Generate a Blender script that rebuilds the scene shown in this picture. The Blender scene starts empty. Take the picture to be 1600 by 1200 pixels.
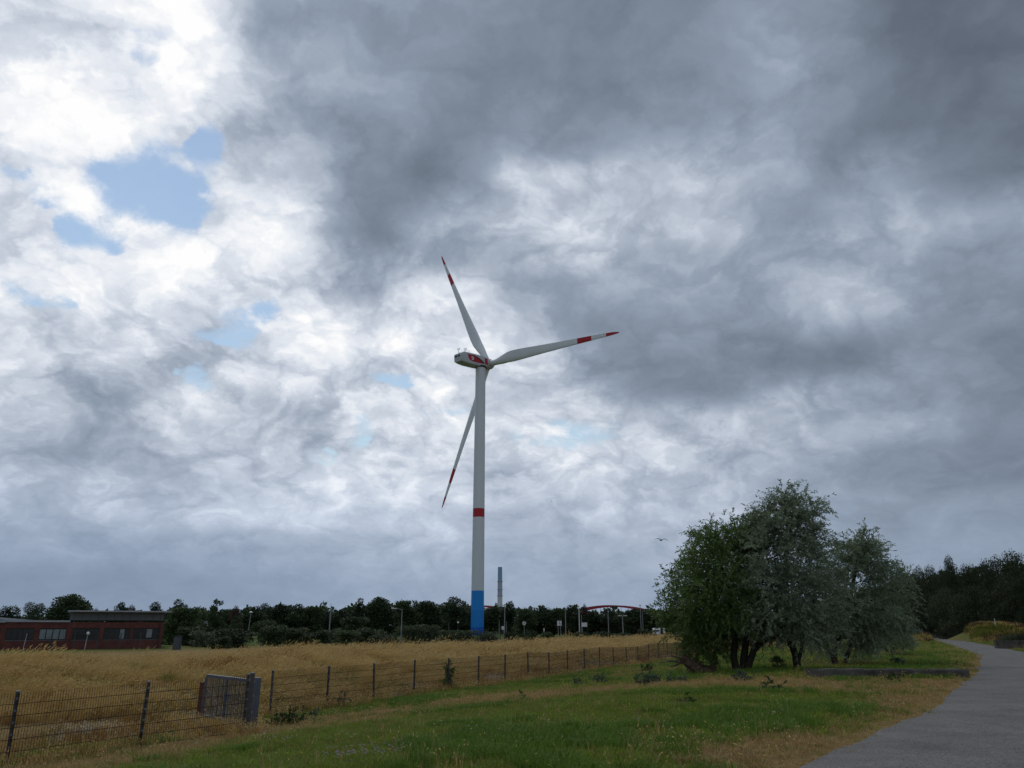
import bpy, math, random
import numpy as np
from mathutils import Vector, Matrix

# ------------------------------------------------------------------ camera, sky, sun, exposure
SC = bpy.context.scene
COL = SC.collection
PITCH = math.radians(17.5)
CAMZ = 1.65
cam_data = bpy.data.cameras.new("camera")
cam_data.sensor_width = 36.0
cam_data.lens = 27.0
cam_data.clip_start = 0.1
cam_data.clip_end = 20000
cam = bpy.data.objects.new("camera", cam_data)
cam.location = (0, 0, CAMZ)
cam.rotation_euler = (math.pi / 2 + PITCH, 0, 0)
COL.objects.link(cam)
SC.camera = cam
SC.view_settings.view_transform = 'Standard'
SC.view_settings.look = 'None'
SC.view_settings.exposure = 0.0
SC.view_settings.gamma = 1.0
SC.view_settings.use_curve_mapping = False
SC.render.engine = 'CYCLES'
SC.cycles.max_bounces = 6
SC.cycles.transparent_max_bounces = 6

CP, SP = math.cos(PITCH), math.sin(PITCH)


def ray(px, py):
    u, v = (px - 800) / 1200.0, (py - 600) / 1200.0
    return Vector((u, CP + v * SP, SP - v * CP))


def at(px, py, Y):
    r = ray(px, py)
    t = Y / r.y
    return Vector((r.x * t, Y, CAMZ + r.z * t))


def az_el(px, py):
    r = ray(px, py).normalized()
    return math.atan2(r.x, r.y), math.asin(r.z)


SUN_AZ, SUN_EL = math.radians(-28), math.radians(56)
SKY_STRENGTH = 0.1
# brightness of the cloud cover as it was that day, sampled every 100 x 80 units of the view, left to right, top to horizon
CLOUD_ROWS = [
    [214, 238, 246, 240, 178, 162, 152, 145, 130, 128, 126, 128, 152, 135, 110, 102, 105],
    [216, 234, 246, 244, 172, 162, 155, 148, 130, 122, 130, 135, 158, 145, 112, 108, 138],
    [234, 244, 250, 244, 185, 160, 150, 138, 128, 130, 142, 146, 156, 135, 110, 118, 105],
    [228, 238, 235, 235, 195, 152, 142, 120, 160, 145, 165, 168, 165, 122, 112, 116, 104],
    [238, 232, 232, 235, 240, 172, 122, 118, 205, 238, 192, 206, 150, 142, 180, 150, 172],
    [236, 225, 245, 240, 232, 158, 118, 205, 190, 195, 168, 156, 165, 170, 175, 165, 150],
    [222, 232, 212, 212, 222, 238, 228, 222, 155, 138, 152, 160, 166, 170, 166, 140, 132],
    [215, 222, 198, 208, 238, 226, 218, 228, 205, 145, 122, 122, 125, 128, 128, 126, 132],
    [188, 180, 172, 222, 168, 172, 220, 220, 220, 198, 175, 180, 178, 175, 180, 148, 130],
    [185, 172, 174, 178, 192, 218, 218, 220, 214, 212, 212, 192, 178, 150, 142, 134, 130],
    [185, 192, 198, 196, 205, 208, 208, 200, 182, 188, 188, 190, 185, 160, 148, 155, 148],
    [146, 146, 148, 150, 154, 162, 174, 174, 174, 170, 168, 166, 162, 158, 152, 158, 150],
    [148, 150, 152, 154, 156, 158, 160, 162, 162, 162, 162, 160, 158, 152, 148, 148, 148],
]
# openings of blue between the clouds: centre and half sizes in the view
BLUE_GAPS = [(235, 285, 85, 70, 1), (165, 340, 50, 34, .8), (318, 238, 34, 46, .8), (215, 68, 34, 30, .55), (255, 105, 26, 18, .6), (62, 440, 60, 16, .6),
             (388, 492, 36, 32, .6), (365, 518, 50, 16, .5), (298, 585, 22, 30, .45), (615, 573, 36, 16, .7), (575, 665, 20, 26, .6),
             (890, 678, 95, 20, .75), (515, 706, 30, 14, .6), (690, 640, 66, 16, .5), (90, 275, 90, 22, .6)]


def build_world():
    w = bpy.data.worlds.new("World")
    SC.world = w
    w.use_nodes = True
    nt = w.node_tree
    nt.nodes.clear()
    N, L = nt.nodes.new, nt.links.new

    def math_(op, a, b=None, c=None, clamp=False):
        n = N('ShaderNodeMath')
        n.operation = op
        n.use_clamp = clamp
        for i, v in enumerate((a, b, c)):
            if v is None:
                continue
            if isinstance(v, (int, float)):
                n.inputs[i].default_value = v
            else:
                L(v, n.inputs[i])
        return n.outputs[0]

    def sstep(x, lo, hi):
        n = N('ShaderNodeMapRange')
        n.interpolation_type = 'SMOOTHSTEP'
        L(x, n.inputs[0])
        n.inputs[1].default_value = lo
        n.inputs[2].default_value = hi
        return n.outputs[0]

    def noise(vec, scale, detail, rough, off=0.0, dist=0.0):
        n = N('ShaderNodeTexNoise')
        n.noise_dimensions = '3D'
        m = N('ShaderNodeVectorMath')
        m.operation = 'ADD'
        L(vec, m.inputs[0])
        m.inputs[1].default_value = (off, off * 1.7, off * 0.6)
        L(m.outputs[0], n.inputs['Vector'])
        n.inputs['Scale'].default_value = scale
        n.inputs['Detail'].default_value = detail
        n.inputs['Roughness'].default_value = rough
        n.inputs['Distortion'].default_value = dist
        return n

    def mix(f, a, b):
        n = N('ShaderNodeMix')
        n.data_type = 'RGBA'
        n.clamp_factor = True
        if isinstance(f, (int, float)):
            n.inputs[0].default_value = f
        else:
            L(f, n.inputs[0])
        for i, v in ((6, a), (7, b)):
            if isinstance(v, tuple):
                n.inputs[i].default_value = v
            else:
                L(v, n.inputs[i])
        return n.outputs[2]

    tc = N('ShaderNodeTexCoord')
    sep = N('ShaderNodeSeparateXYZ')
    L(tc.outputs['Generated'], sep.inputs[0])
    X, Y, Z = sep.outputs
    zc = math_('MAXIMUM', Z, 0.0)
    # the cloud deck as a plane seen from below: streaks flatten towards the horizon
    inv = math_('DIVIDE', 1.0, math_('ADD', zc, 0.5))
    deck = N('ShaderNodeCombineXYZ')
    L(math_('MULTIPLY', X, inv), deck.inputs[0])
    L(math_('MULTIPLY', Y, inv), deck.inputs[1])
    deck.inputs[2].default_value = 0.0
    deck = deck.outputs[0]
    big = noise(deck, 2.4, 3, .5, 3.1)
    mid = noise(deck, 5.2, 8, .56, 11.3, .2)
    fine = noise(deck, 13.0, 7, .55, 23.7, .3)
    warp = noise(deck, 5.0, 8, .60, 41.0, .1)
    sw = N('ShaderNodeSeparateColor')
    L(warp.outputs['Color'], sw.inputs[0])
    az = math_('ARCTAN2', X, Y)
    el = math_('ARCSINE', Z)
    amp = sstep(el, -.02, .45)
    waz = math_('ADD', az, math_('MULTIPLY', math_('SUBTRACT', sw.outputs[0], .5), math_('MULTIPLY_ADD', amp, .11, .06)))
    wel = math_('ADD', el, math_('MULTIPLY', math_('SUBTRACT', sw.outputs[1], .5), math_('MULTIPLY_ADD', amp, .11, .03)))
    # ---- broad cloud brightness from the rows, resampled on azimuth and elevation
    rows = np.array(CLOUD_ROWS, float)
    els = [math.radians(e) for e in (0, 2.5, 5, 7.5, 10, 12.5, 15, 18, 21, 24.5, 28, 32, 36, 40, 44)]
    A0, A1, NA = math.radians(-46), math.radians(46), 31

    def sample(a, e):
        d = Vector((math.sin(a) * math.cos(e), math.cos(a) * math.cos(e), math.sin(e)))
        dep = d.y * CP + d.z * SP
        gx = min(15.999, max(0, (800 + 1200 * d.x / dep) / 100))
        gy = min(11.999, max(0, (600 - 1200 * (-d.y * SP + d.z * CP) / dep) / 80))
        i, j = int(gx), int(gy)
        fx, fy = gx - i, gy - j
        return ((rows[j, i] * (1 - fx) + rows[j, i + 1] * fx) * (1 - fy) + (rows[j + 1, i] * (1 - fx) + rows[j + 1, i + 1] * fx) * fy) / 255
    fa = math_('DIVIDE', math_('SUBTRACT', waz, A0), A1 - A0, clamp=True)
    acc = None
    for k, e in enumerate(els):
        r = N('ShaderNodeValToRGB')
        cr = r.color_ramp
        cr.interpolation = 'CARDINAL'
        for i in range(NA):
            p = i / (NA - 1)
            v = sample(A0 + (A1 - A0) * p, e)
            s = cr.elements[i] if i < 1 else (cr.elements[-1] if i == NA - 1 else cr.elements.new(p))
            s.position = p
            s.color = (v, v, v, 1)
        L(fa, r.inputs[0])
        acc = r.outputs[0] if acc is None else mix(sstep(wel, els[k - 1], e), acc, r.outputs[0])
    base = N('ShaderNodeSeparateColor')
    L(acc, base.inputs[0])
    lum = base.outputs[0]
    # beyond the view the same broken overcast goes on
    side = math_('MAXIMUM', sstep(math_('ABSOLUTE', az), math.radians(44), math.radians(75)), sstep(el, math.radians(44), math.radians(62)))
    far = math_('MULTIPLY_ADD', math_('SUBTRACT', big.outputs[0], .5), 1.3, .64)
    lum = math_('ADD', math_('MULTIPLY', lum, math_('SUBTRACT', 1.0, side)), math_('MULTIPLY', far, side))
    # ---- cloud texture: more contrast in the broken bright part, softer in the dark bellies and at the horizon
    d1 = math_('SUBTRACT', mid.outputs[0], .5)
    d2 = math_('SUBTRACT', fine.outputs[0], .5)
    wv = N('ShaderNodeVectorMath')
    wv.operation = 'MULTIPLY_ADD'
    L(warp.outputs['Color'], wv.inputs[0])
    wv.inputs[1].default_value = (.30, .30, 0)
    L(deck, wv.inputs[2])
    puff = N('ShaderNodeTexVoronoi')
    puff.feature = 'SMOOTH_F1'
    puff.voronoi_dimensions = '2D'
    L(wv.outputs[0], puff.inputs['Vector'])
    puff.inputs['Scale'].default_value = 8.0
    puff.inputs['Detail'].default_value = 2.5
    puff.inputs['Roughness'].default_value = .55
    puff.inputs['Lacunarity'].default_value = 2.3
    puff.inputs['Smoothness'].default_value = .22
    d3 = math_('SUBTRACT', .78, puff.outputs['Distance'])
    above = N('ShaderNodeVectorMath')           # the same cloud a little nearer the zenith: lit tops, grey bases
    above.operation = 'SCALE'
    L(deck, above.inputs[0])
    above.inputs['Scale'].default_value = .955
    mid2 = noise(above.outputs[0], 5.2, 5, .5, 11.3, .2)
    mid1 = noise(deck, 5.2, 5, .5, 11.3, .2)
    d4 = math_('SUBTRACT', mid1.outputs[0], mid2.outputs[0])
    det = math_('ADD', math_('ADD', math_('MULTIPLY', d1, .20), math_('MULTIPLY', d2, .09)), math_('ADD', math_('MULTIPLY', d3, .29), math_('MULTIPLY', d4, .34)))
    amt = math_('MULTIPLY', math_('MULTIPLY_ADD', sstep(lum, .48, .82), .62, .22), math_('MULTIPLY_ADD', sstep(el, 0.0, .28), .75, .25))
    lum = math_('ADD', lum, math_('MULTIPLY', det, amt))
    ramp = N('ShaderNodeValToRGB')
    cr = ramp.color_ramp
    stops = [(0.30, (76, 85, 98)), (0.42, (100, 110, 124)), (0.52, (124, 136, 152)), (0.62, (146, 159, 176)), (0.72, (174, 184, 199)),
             (0.82, (203, 211, 223)), (0.90, (228, 233, 241)), (1.0, (254, 254, 254))]
    lin = lambda c: tuple((x / 255 / 12.92) if x < 10 else (((x / 255) + .055) / 1.055) ** 2.4 for x in c)
    for i, (p, c) in enumerate(stops):
        s = cr.elements[0] if i == 0 else (cr.elements[-1] if i == len(stops) - 1 else cr.elements.new(p))
        s.position = p
        s.color = (*lin(c), 1)
    L(lum, ramp.inputs[0])
    cloud = ramp.outputs[0]
    # bluer air towards the horizon, most on the left
    hz = math_('MULTIPLY', math_('SUBTRACT', 1.0, sstep(el, .03, .26)), math_('MULTIPLY_ADD', sstep(az, -.5, .5), -.45, .95))
    mul = N('ShaderNodeMix')
    mul.data_type = 'RGBA'
    mul.blend_type = 'MULTIPLY'
    L(hz, mul.inputs[0])
    L(cloud, mul.inputs[6])
    mul.inputs[7].default_value = (.93, .99, 1.07, 1)
    cloud = mul.outputs[2]
    # ---- blue gaps
    gap = None
    for (px, py, rx, ry, pw) in BLUE_GAPS:
        a0, e0 = az_el(px, py)
        a1, _ = az_el(px + rx, py)
        _, e1 = az_el(px, py - ry)
        dx = math_('DIVIDE', math_('SUBTRACT', waz, a0), abs(a1 - a0))
        dy = math_('DIVIDE', math_('SUBTRACT', wel, e0), abs(e1 - e0))
        dd = math_('ADD', math_('MULTIPLY', dx, dx), math_('MULTIPLY', dy, dy))
        g = math_('MULTIPLY', math_('SUBTRACT', 1.0, sstep(dd, .0, 1.9)), pw)
        gap = g if gap is None else math_('MAXIMUM', gap, g)
    gen = math_('MULTIPLY', sstep(big.outputs[0], .58, .72), math_('MULTIPLY', side, .8))
    gap = math_('MAXIMUM', gap, gen)
    edge = math_('ADD', math_('MULTIPLY', d1, -1.5), math_('ADD', math_('MULTIPLY', d2, -3.2), math_('MULTIPLY', math_('SUBTRACT', d3, .1), -.5)))
    gm = math_('MULTIPLY', sstep(math_('ADD', gap, math_('MULTIPLY', edge, sstep(gap, .02, .5))), .10, 1.15), .96)
    sky = N('ShaderNodeTexSky')
    sky.sky_type = 'NISHITA'
    sky.sun_disc = False
    sky.sun_elevation = SUN_EL
    sky.sun_rotation = SUN_AZ
    sky.altitude = 30
    sky.air_density = 1.5
    sky.dust_density = 0.1
    sky.ozone_density = 1.0
    up = N('ShaderNodeMix')          # cloud radiance brought to the scale of the sky texture
    up.data_type = 'RGBA'
    up.blend_type = 'MULTIPLY'
    up.inputs[0].default_value = 1
    L(cloud, up.inputs[6])
    k = 1.0 / SKY_STRENGTH
    up.inputs[7].default_value = (k, k, k, 1)
    vl = tuple(q * k for q in lin((222, 231, 243))) + (1,)
    veil = mix(.10, sky.outputs[0], vl)          # thin bright haze across the openings
    out = mix(gm, up.outputs[2], veil)
    bg = N('ShaderNodeBackground')
    L(out, bg.inputs[0])
    bg.inputs[1].default_value = SKY_STRENGTH
    wo = N('ShaderNodeOutputWorld')
    L(bg.outputs[0], wo.inputs[0])


build_world()
sun_d = bpy.data.lights.new("sun", 'SUN')
sun_d.energy = 0.9
sun_d.angle = math.radians(14)
sun_d.color = (1.0, .95, .88)
sun = bpy.data.objects.new("sun", sun_d)
sdir = Vector((math.sin(SUN_AZ) * math.cos(SUN_EL), math.cos(SUN_AZ) * math.cos(SUN_EL), math.sin(SUN_EL)))
sun.rotation_euler = sdir.to_track_quat('Z', 'Y').to_euler()
sun.location = (0, 0, 60)
COL.objects.link(sun)
# ------------------------------------------------------------------ END OF LIGHT

# ------------------------------------------------------------------ helpers
rng = np.random.default_rng(7)
random.seed(7)


def lin1(v):
    v = v / 255.0
    return v / 12.92 if v < .04045 else ((v + .055) / 1.055) ** 2.4


def M(name, c1, c2=None, scale=4.0, rough=.7, bump=0.0, bscale=None, metallic=0.0, spec=.3, detail=5, coord='Object', rnd=0.0, stretch=None):
    """Principled material: two noise-mixed base colours, optional relief, optional per-instance variation"""
    m = bpy.data.materials.new(name)
    m.use_nodes = True
    nt = m.node_tree
    b = nt.nodes['Principled BSDF']
    b.inputs['Roughness'].default_value = rough
    b.inputs['Metallic'].default_value = metallic
    b.inputs['Specular IOR Level'].default_value = spec
    tc = nt.nodes.new('ShaderNodeTexCoord')
    vec = tc.outputs[coord]
    if stretch:
        mp = nt.nodes.new('ShaderNodeMapping')
        mp.inputs['Scale'].default_value = stretch
        nt.links.new(vec, mp.inputs[0])
        vec = mp.outputs[0]
    n = nt.nodes.new('ShaderNodeTexNoise')
    n.inputs['Scale'].default_value = scale
    n.inputs['Detail'].default_value = detail
    nt.links.new(vec, n.inputs['Vector'])
    cr = nt.nodes.new('ShaderNodeValToRGB')
    cr.color_ramp.elements[0].position = .32
    cr.color_ramp.elements[1].position = .68
    cr.color_ramp.elements[0].color = (*c1, 1)
    cr.color_ramp.elements[1].color = (*(c2 or c1), 1)
    nt.links.new(n.outputs[0], cr.inputs[0])
    col = cr.outputs[0]
    if rnd:
        oi = nt.nodes.new('ShaderNodeObjectInfo')
        hs = nt.nodes.new('ShaderNodeHueSaturation')
        mr = nt.nodes.new('ShaderNodeMapRange')
        mr.inputs[3].default_value = 1 - rnd
        mr.inputs[4].default_value = 1 + rnd
        nt.links.new(oi.outputs['Random'], mr.inputs[0])
        nt.links.new(mr.outputs[0], hs.inputs['Value'])
        nt.links.new(col, hs.inputs['Color'])
        col = hs.outputs[0]
    nt.links.new(col, b.inputs['Base Color'])
    if bump:
        n2 = nt.nodes.new('ShaderNodeTexNoise')
        n2.inputs['Scale'].default_value = bscale or scale * 3
        n2.inputs['Detail'].default_value = 6
        nt.links.new(vec, n2.inputs['Vector'])
        bp = nt.nodes.new('ShaderNodeBump')
        bp.inputs['Strength'].default_value = bump
        bp.inputs['Distance'].default_value = .02
        nt.links.new(n2.outputs[0], bp.inputs['Height'])
        nt.links.new(bp.outputs[0], b.inputs['Normal'])
    return m


def leaf_mat(name, c1, c2, scale, transl=.3, rnd=.15, tip=None):
    """diffuse + translucent leaf; colour drifts in clumps through the crown"""
    m = bpy.data.materials.new(name)
    m.use_nodes = True
    nt = m.node_tree
    nt.nodes.clear()
    N, L = nt.nodes.new, nt.links.new
    tc = N('ShaderNodeTexCoord')
    n = N('ShaderNodeTexNoise')
    n.inputs['Scale'].default_value = scale
    n.inputs['Detail'].default_value = 7
    n.inputs['Roughness'].default_value = .7
    L(tc.outputs['Object'], n.inputs['Vector'])
    cr = N('ShaderNodeValToRGB')
    cr.color_ramp.elements[0].position = .34
    cr.color_ramp.elements[1].position = .66
    cr.color_ramp.elements[0].color = (*c1, 1)
    cr.color_ramp.elements[1].color = (*c2, 1)
    L(n.outputs[0], cr.inputs[0])
    oi = N('ShaderNodeObjectInfo')
    mr = N('ShaderNodeMapRange')
    mr.inputs[3].default_value = 1 - rnd
    mr.inputs[4].default_value = 1 + rnd
    L(oi.outputs['Random'], mr.inputs[0])
    hs = N('ShaderNodeHueSaturation')
    L(mr.outputs[0], hs.inputs['Value'])
    L(cr.outputs[0], hs.inputs['Color'])
    d = N('ShaderNodeBsdfPrincipled')
    d.inputs['Roughness'].default_value = .6
    d.inputs['Specular IOR Level'].default_value = .25
    t = N('ShaderNodeBsdfTranslucent')
    mx = N('ShaderNodeMixShader')
    mx.inputs[0].default_value = transl
    L(hs.outputs[0], d.inputs['Base Color'])
    L(hs.outputs[0], t.inputs[0])
    L(d.outputs[0], mx.inputs[1])
    L(t.outputs[0], mx.inputs[2])
    o = N('ShaderNodeOutputMaterial')
    L(mx.outputs[0], o.inputs[0])
    return m


class MB:
    def __init__(s):
        s.v, s.f = [], []

    def add(s, vs, fs):
        o = len(s.v)
        s.v += [tuple(v) for v in vs]
        s.f += [tuple(i + o for i in f) for f in fs]
        return s

    def box(s, c, d, R=None):
        x, y, z = d[0] / 2, d[1] / 2, d[2] / 2
        vs = [Vector((a * x, b * y, e * z)) for e in (-1, 1) for a, b in ((-1, -1), (1, -1), (1, 1), (-1, 1))]
        if R is not None:
            vs = [R @ v for v in vs]
        c = Vector(c)
        return s.add([v + c for v in vs], [(3, 2, 1, 0), (4, 5, 6, 7), (0, 1, 5, 4), (1, 2, 6, 5), (2, 3, 7, 6), (3, 0, 4, 7)])

    def bar(s, a, b, w, h, up=(0, 0, 1)):
        """box beam from a to b, w wide and h high"""
        a, b = Vector(a), Vector(b)
        d = (b - a).normalized()
        up = Vector(up)
        if abs(d.dot(up)) > .98:
            up = Vector((1, 0, 0))
        sx = d.cross(up).normalized()
        sz = sx.cross(d)
        vs = [p + sx * i * w / 2 + sz * j * h / 2 for p in (a, b) for i, j in ((-1, -1), (1, -1), (1, 1), (-1, 1))]
        return s.add(vs, [(3, 2, 1, 0), (4, 5, 6, 7), (0, 1, 5, 4), (1, 2, 6, 5), (2, 3, 7, 6), (3, 0, 4, 7)])

    def loft(s, rings, cap=True):
        n = len(rings[0])
        vs = [p for r in rings for p in r]
        fs = []
        for k in range(len(rings) - 1):
            for i in range(n):
                j = (i + 1) % n
                fs.append((k * n + i, k * n + j, (k + 1) * n + j, (k + 1) * n + i))
        if cap:
            fs.append(tuple(reversed(range(n))))
            fs.append(tuple(range((len(rings) - 1) * n, len(rings) * n)))
        return s.add(vs, fs)

    def tube(s, pts, rad, n=8, cap=True):
        pts = [Vector(p) for p in pts]
        if isinstance(rad, (int, float)):
            rad = [rad] * len(pts)
        rings = []
        d0 = (pts[1] - pts[0]).normalized()
        ref = Vector((0, 0, 1)) if abs(d0.z) < .9 else Vector((1, 0, 0))
        sx = d0.cross(ref).normalized()
        for i, p in enumerate(pts):
            d = (pts[min(i + 1, len(pts) - 1)] - pts[max(i - 1, 0)]).normalized()
            sx = (sx - d * sx.dot(d)).normalized()
            sy = d.cross(sx)
            rings.append([p + (sx * math.cos(2 * math.pi * k / n) + sy * math.sin(2 * math.pi * k / n)) * rad[i] for k in range(n)])
        return s.loft(rings, cap)

    def lathe(s, c, prof, n=16):
        """prof: (radius, z) list about a vertical axis"""
        c = Vector(c)
        return s.loft([[c + Vector((r * math.cos(2 * math.pi * k / n), r * math.sin(2 * math.pi * k / n), z)) for k in range(n)] for r, z in prof])

    def mesh(s, name, m, smooth=None):
        me = bpy.data.meshes.new(name)
        me.from_pydata(s.v, [], s.f)
        if m:
            me.materials.append(m)
        if smooth is not None:
            me.polygons.foreach_set('use_smooth', [True] * len(me.polygons))
            me.set_sharp_from_angle(angle=math.radians(smooth))
        me.update()
        return me

    def build(s, name, m, parent=None, smooth=None, loc=None):
        return obj(name, s.mesh(name, m, smooth), parent, loc)


def obj(name, data, parent=None, loc=None, rotz=0.0):
    o = bpy.data.objects.new(name, data)
    COL.objects.link(o)
    if loc is not None:
        o.location = loc
    o.rotation_euler.z = rotz
    if parent is not None:
        o.parent = parent
    return o


def tag(o, label=None, cat=None, group=None, kind=None):
    for k, v in (('label', label), ('category', cat), ('group', group), ('kind', kind)):
        if v:
            o[k] = v
    return o


def thing(name, label, cat, loc=(0, 0, 0), rotz=0.0, group=None):
    return tag(obj(name, None, None, loc, rotz), label, cat, group)


def copy_thing(root, loc, rotz=0.0, label=None, scale=None):
    c = root.copy()
    COL.objects.link(c)
    c.location = loc
    c.rotation_euler.z = rotz
    if label:
        c['label'] = label
    if scale:
        c.scale = scale
    for ch in root.children:
        d = ch.copy()
        COL.objects.link(d)
        d.parent = c
        for g in ch.children:
            e = g.copy()
            COL.objects.link(e)
            e.parent = d
    return c


def np_mesh(name, V, F, m, loops=4):
    """V (n,3), F (k,loops) -> mesh, fast"""
    me = bpy.data.meshes.new(name)
    V = np.ascontiguousarray(V, np.float32)
    F = np.ascontiguousarray(F, np.int32)
    me.vertices.add(len(V))
    me.vertices.foreach_set('co', V.ravel())
    me.loops.add(F.size)
    me.loops.foreach_set('vertex_index', F.ravel())
    me.polygons.add(len(F))
    me.polygons.foreach_set('loop_start', np.arange(0, F.size, loops, dtype=np.int32))
    me.update(calc_edges=True)
    if m:
        me.materials.append(m)
    return me


def unit(v):
    return v / np.maximum(np.linalg.norm(v, axis=-1, keepdims=True), 1e-9)


def leaf_verts(P, D, ln, wd, r):
    """lance-shaped leaves at P along D, random roll"""
    n = len(P)
    s = unit(np.cross(D, unit(r.normal(size=(n, 3)))))
    ln = ln.reshape(-1, 1)
    wd = wd.reshape(-1, 1)
    V = np.stack([P, P + D * ln * .5 + s * wd * .5, P + D * ln, P + D * ln * .5 - s * wd * .5], 1)
    return V.reshape(-1, 3)


# ------------------------------------------------------------------ the lie of the land
# D runs square to the fence (left of the camera), L along it
FN = Vector((-.8957, .4446, 0))
FD = Vector((.4446, .8957, 0))


def sm(a, b, x):
    t = np.clip((x - a) / (b - a), 0, 1)
    return t * t * (3 - 2 * t)


def DL(x, y):
    return -.8957 * x + .4446 * y, .4446 * x + .8957 * y


def XY(D, L):
    return -.8957 * D + .4446 * L, .4446 * D + .8957 * L


def vnoise(x, y, s, seed=0):
    """cheap smooth value noise for numpy arrays"""
    x = np.asarray(x, float) / s + seed * 17.3
    y = np.asarray(y, float) / s + seed * 9.1
    xi, yi = np.floor(x), np.floor(y)
    fx, fy = x - xi, y - yi
    fx, fy = fx * fx * (3 - 2 * fx), fy * fy * (3 - 2 * fy)

    def h(a, b):
        t = np.sin(a * 127.1 + b * 311.7 + seed * 74.7) * 43758.5453
        return t - np.floor(t)
    return (h(xi, yi) * (1 - fx) + h(xi + 1, yi) * fx) * (1 - fy) + (h(xi, yi + 1) * (1 - fx) + h(xi + 1, yi + 1) * fx) * fy


# left edge of the path as seen on the ground
PATH_L = [(-30.0, -34.0), (-14.5, -9.5), (-5.6, 0.0), (-1.2, 4.4), (3.4, 10.3), (6.2, 14.0), (8.9, 17.7), (13.9, 25.3), (18.9, 33.2), (24.6, 43.0), (29.9, 52.7), (40.5, 75.0), (52.6, 101.0), (64.5, 126.0), (77.0, 152.0), (100, 190)]
PATH_W = [3.0, 3.0, 3.0, 3.0, 3.1, 3.1, 3.1, 3.1, 3.1, 3.2, 3.2, 3.2, 3.2, 3.2, 3.2, 3.2]


def catmull(P, n=8):
    P = np.array(P, float)
    out = []
    for i in range(len(P) - 1):
        p0, p1, p2, p3 = P[max(i - 1, 0)], P[i], P[i + 1], P[min(i + 2, len(P) - 1)]
        for t in np.linspace(0, 1, n, endpoint=False):
            out.append(.5 * ((2 * p1) + (-p0 + p2) * t + (2 * p0 - 5 * p1 + 4 * p2 - p3) * t * t + (-p0 + 3 * p1 - 3 * p2 + p3) * t ** 3))
    out.append(P[-1])
    return np.array(out)


PL = catmull(PATH_L, 10)
_t = np.gradient(PL, axis=0)
_t /= np.linalg.norm(_t, axis=1, keepdims=True)
PN = np.stack([_t[:, 1], -_t[:, 0]], 1)      # to the right of travel
PWD = np.interp(np.arange(len(PL)), np.arange(len(PATH_W)) * 10, PATH_W)
PR = PL + PN * PWD[:, None]
PCEN = (PL + PR) / 2


def path_dist(x, y):
    """signed distance to the path's nearest edge, negative on the path"""
    x = np.asarray(x, float)
    y = np.asarray(y, float)
    best = np.full(x.shape, 1e9)
    for a, b in zip(PCEN[:-1], PCEN[1:]):
        d = b - a
        q = max(d @ d, 1e-9)
        t = np.clip(((x - a[0]) * d[0] + (y - a[1]) * d[1]) / q, 0, 1)
        best = np.minimum(best, np.hypot(x - a[0] - d[0] * t, y - a[1] - d[1] * t))
    return best - 1.57


MOUND = (57.0, 96.0, 10.0, 6.5, 1.75)


def G(x, y):
    x = np.asarray(x, float)
    y = np.asarray(y, float)
    D, L = DL(x, y)
    z = -.90 * sm(3, 19, D)
    crest = 1.02 - .12 - .38 * sm(20, 60, L) + .22 * (vnoise(L, D, 11, 3) - .5) + .1 * (vnoise(L, D, 4, 4) - .5)
    z = z + crest * sm(18.3, 27.5, D + 1.2 * (vnoise(L, D, 9, 5) - .5))
    z = z - (crest + .2) * sm(30.5, 44, D)
    near = 1 - sm(150, 400, np.hypot(x, y))
    bump = (vnoise(x, y, 6, 1) - .5) * .14 + (vnoise(x, y, 1.7, 2) - .5) * .07
    z = z + bump * near * sm(.2, 1.6, D + 2 * (L > 1e9) - 0 * D + 3)
    mx, my, rx, ry, mh = MOUND
    q = np.sqrt(((x - mx) / rx) ** 2 + ((y - my) / ry) ** 2)
    return z + mh * (1 - sm(.15, 1.1, q + .25 * (vnoise(x, y, 2.5, 8) - .5)))


PATH_FLAT = 0.0


def ground_z(x, y):
    """ground level; flattened under the path"""
    d = path_dist(x, y)
    w = sm(.1, 1.3, d)
    D, L = DL(np.asarray(x, float), np.asarray(y, float))
    base = -.90 * sm(3, 19, D)
    return G(x, y) * w + (base - .035) * (1 - w)


def gz(x, y):
    return float(ground_z(np.array([x]), np.array([y]))[0])


def ground_at(px, py):
    """where the sight line through (px, py) meets the land"""
    r = ray(px, py)
    over = lambda q: CAMZ + r.z * q > gz(r.x * q, r.y * q)
    t = 4.0
    while t < 300 and over(t):
        t += 1.0
    lo, hi = t - 1, t
    for _ in range(10):
        mid = (lo + hi) / 2
        lo, hi = (mid, hi) if over(mid) else (lo, mid)
    return r.x * hi, r.y * hi


# straw-coloured, worn strips in the lawn
STRIPS = [([(-9.6, 12.2), (-7.6, 15.3), (-6.7, 18.2), (-5.7, 20.6), (-2.9, 23.1), (0.2, 26.0), (4.2, 27.2), (7.2, 26.4), (9.6, 23.6), (12.5, 24.2)], 2.5)]


def strip_d(x, y, pts):
    best = np.full(np.shape(x), 1e9)
    for a, b in zip(pts[:-1], pts[1:]):
        a, b = np.array(a), np.array(b)
        d = b - a
        t = np.clip(((x - a[0]) * d[0] + (y - a[1]) * d[1]) / (d @ d), 0, 1)
        best = np.minimum(best, np.hypot(x - a[0] - d[0] * t, y - a[1] - d[1] * t))
    return best


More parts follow.
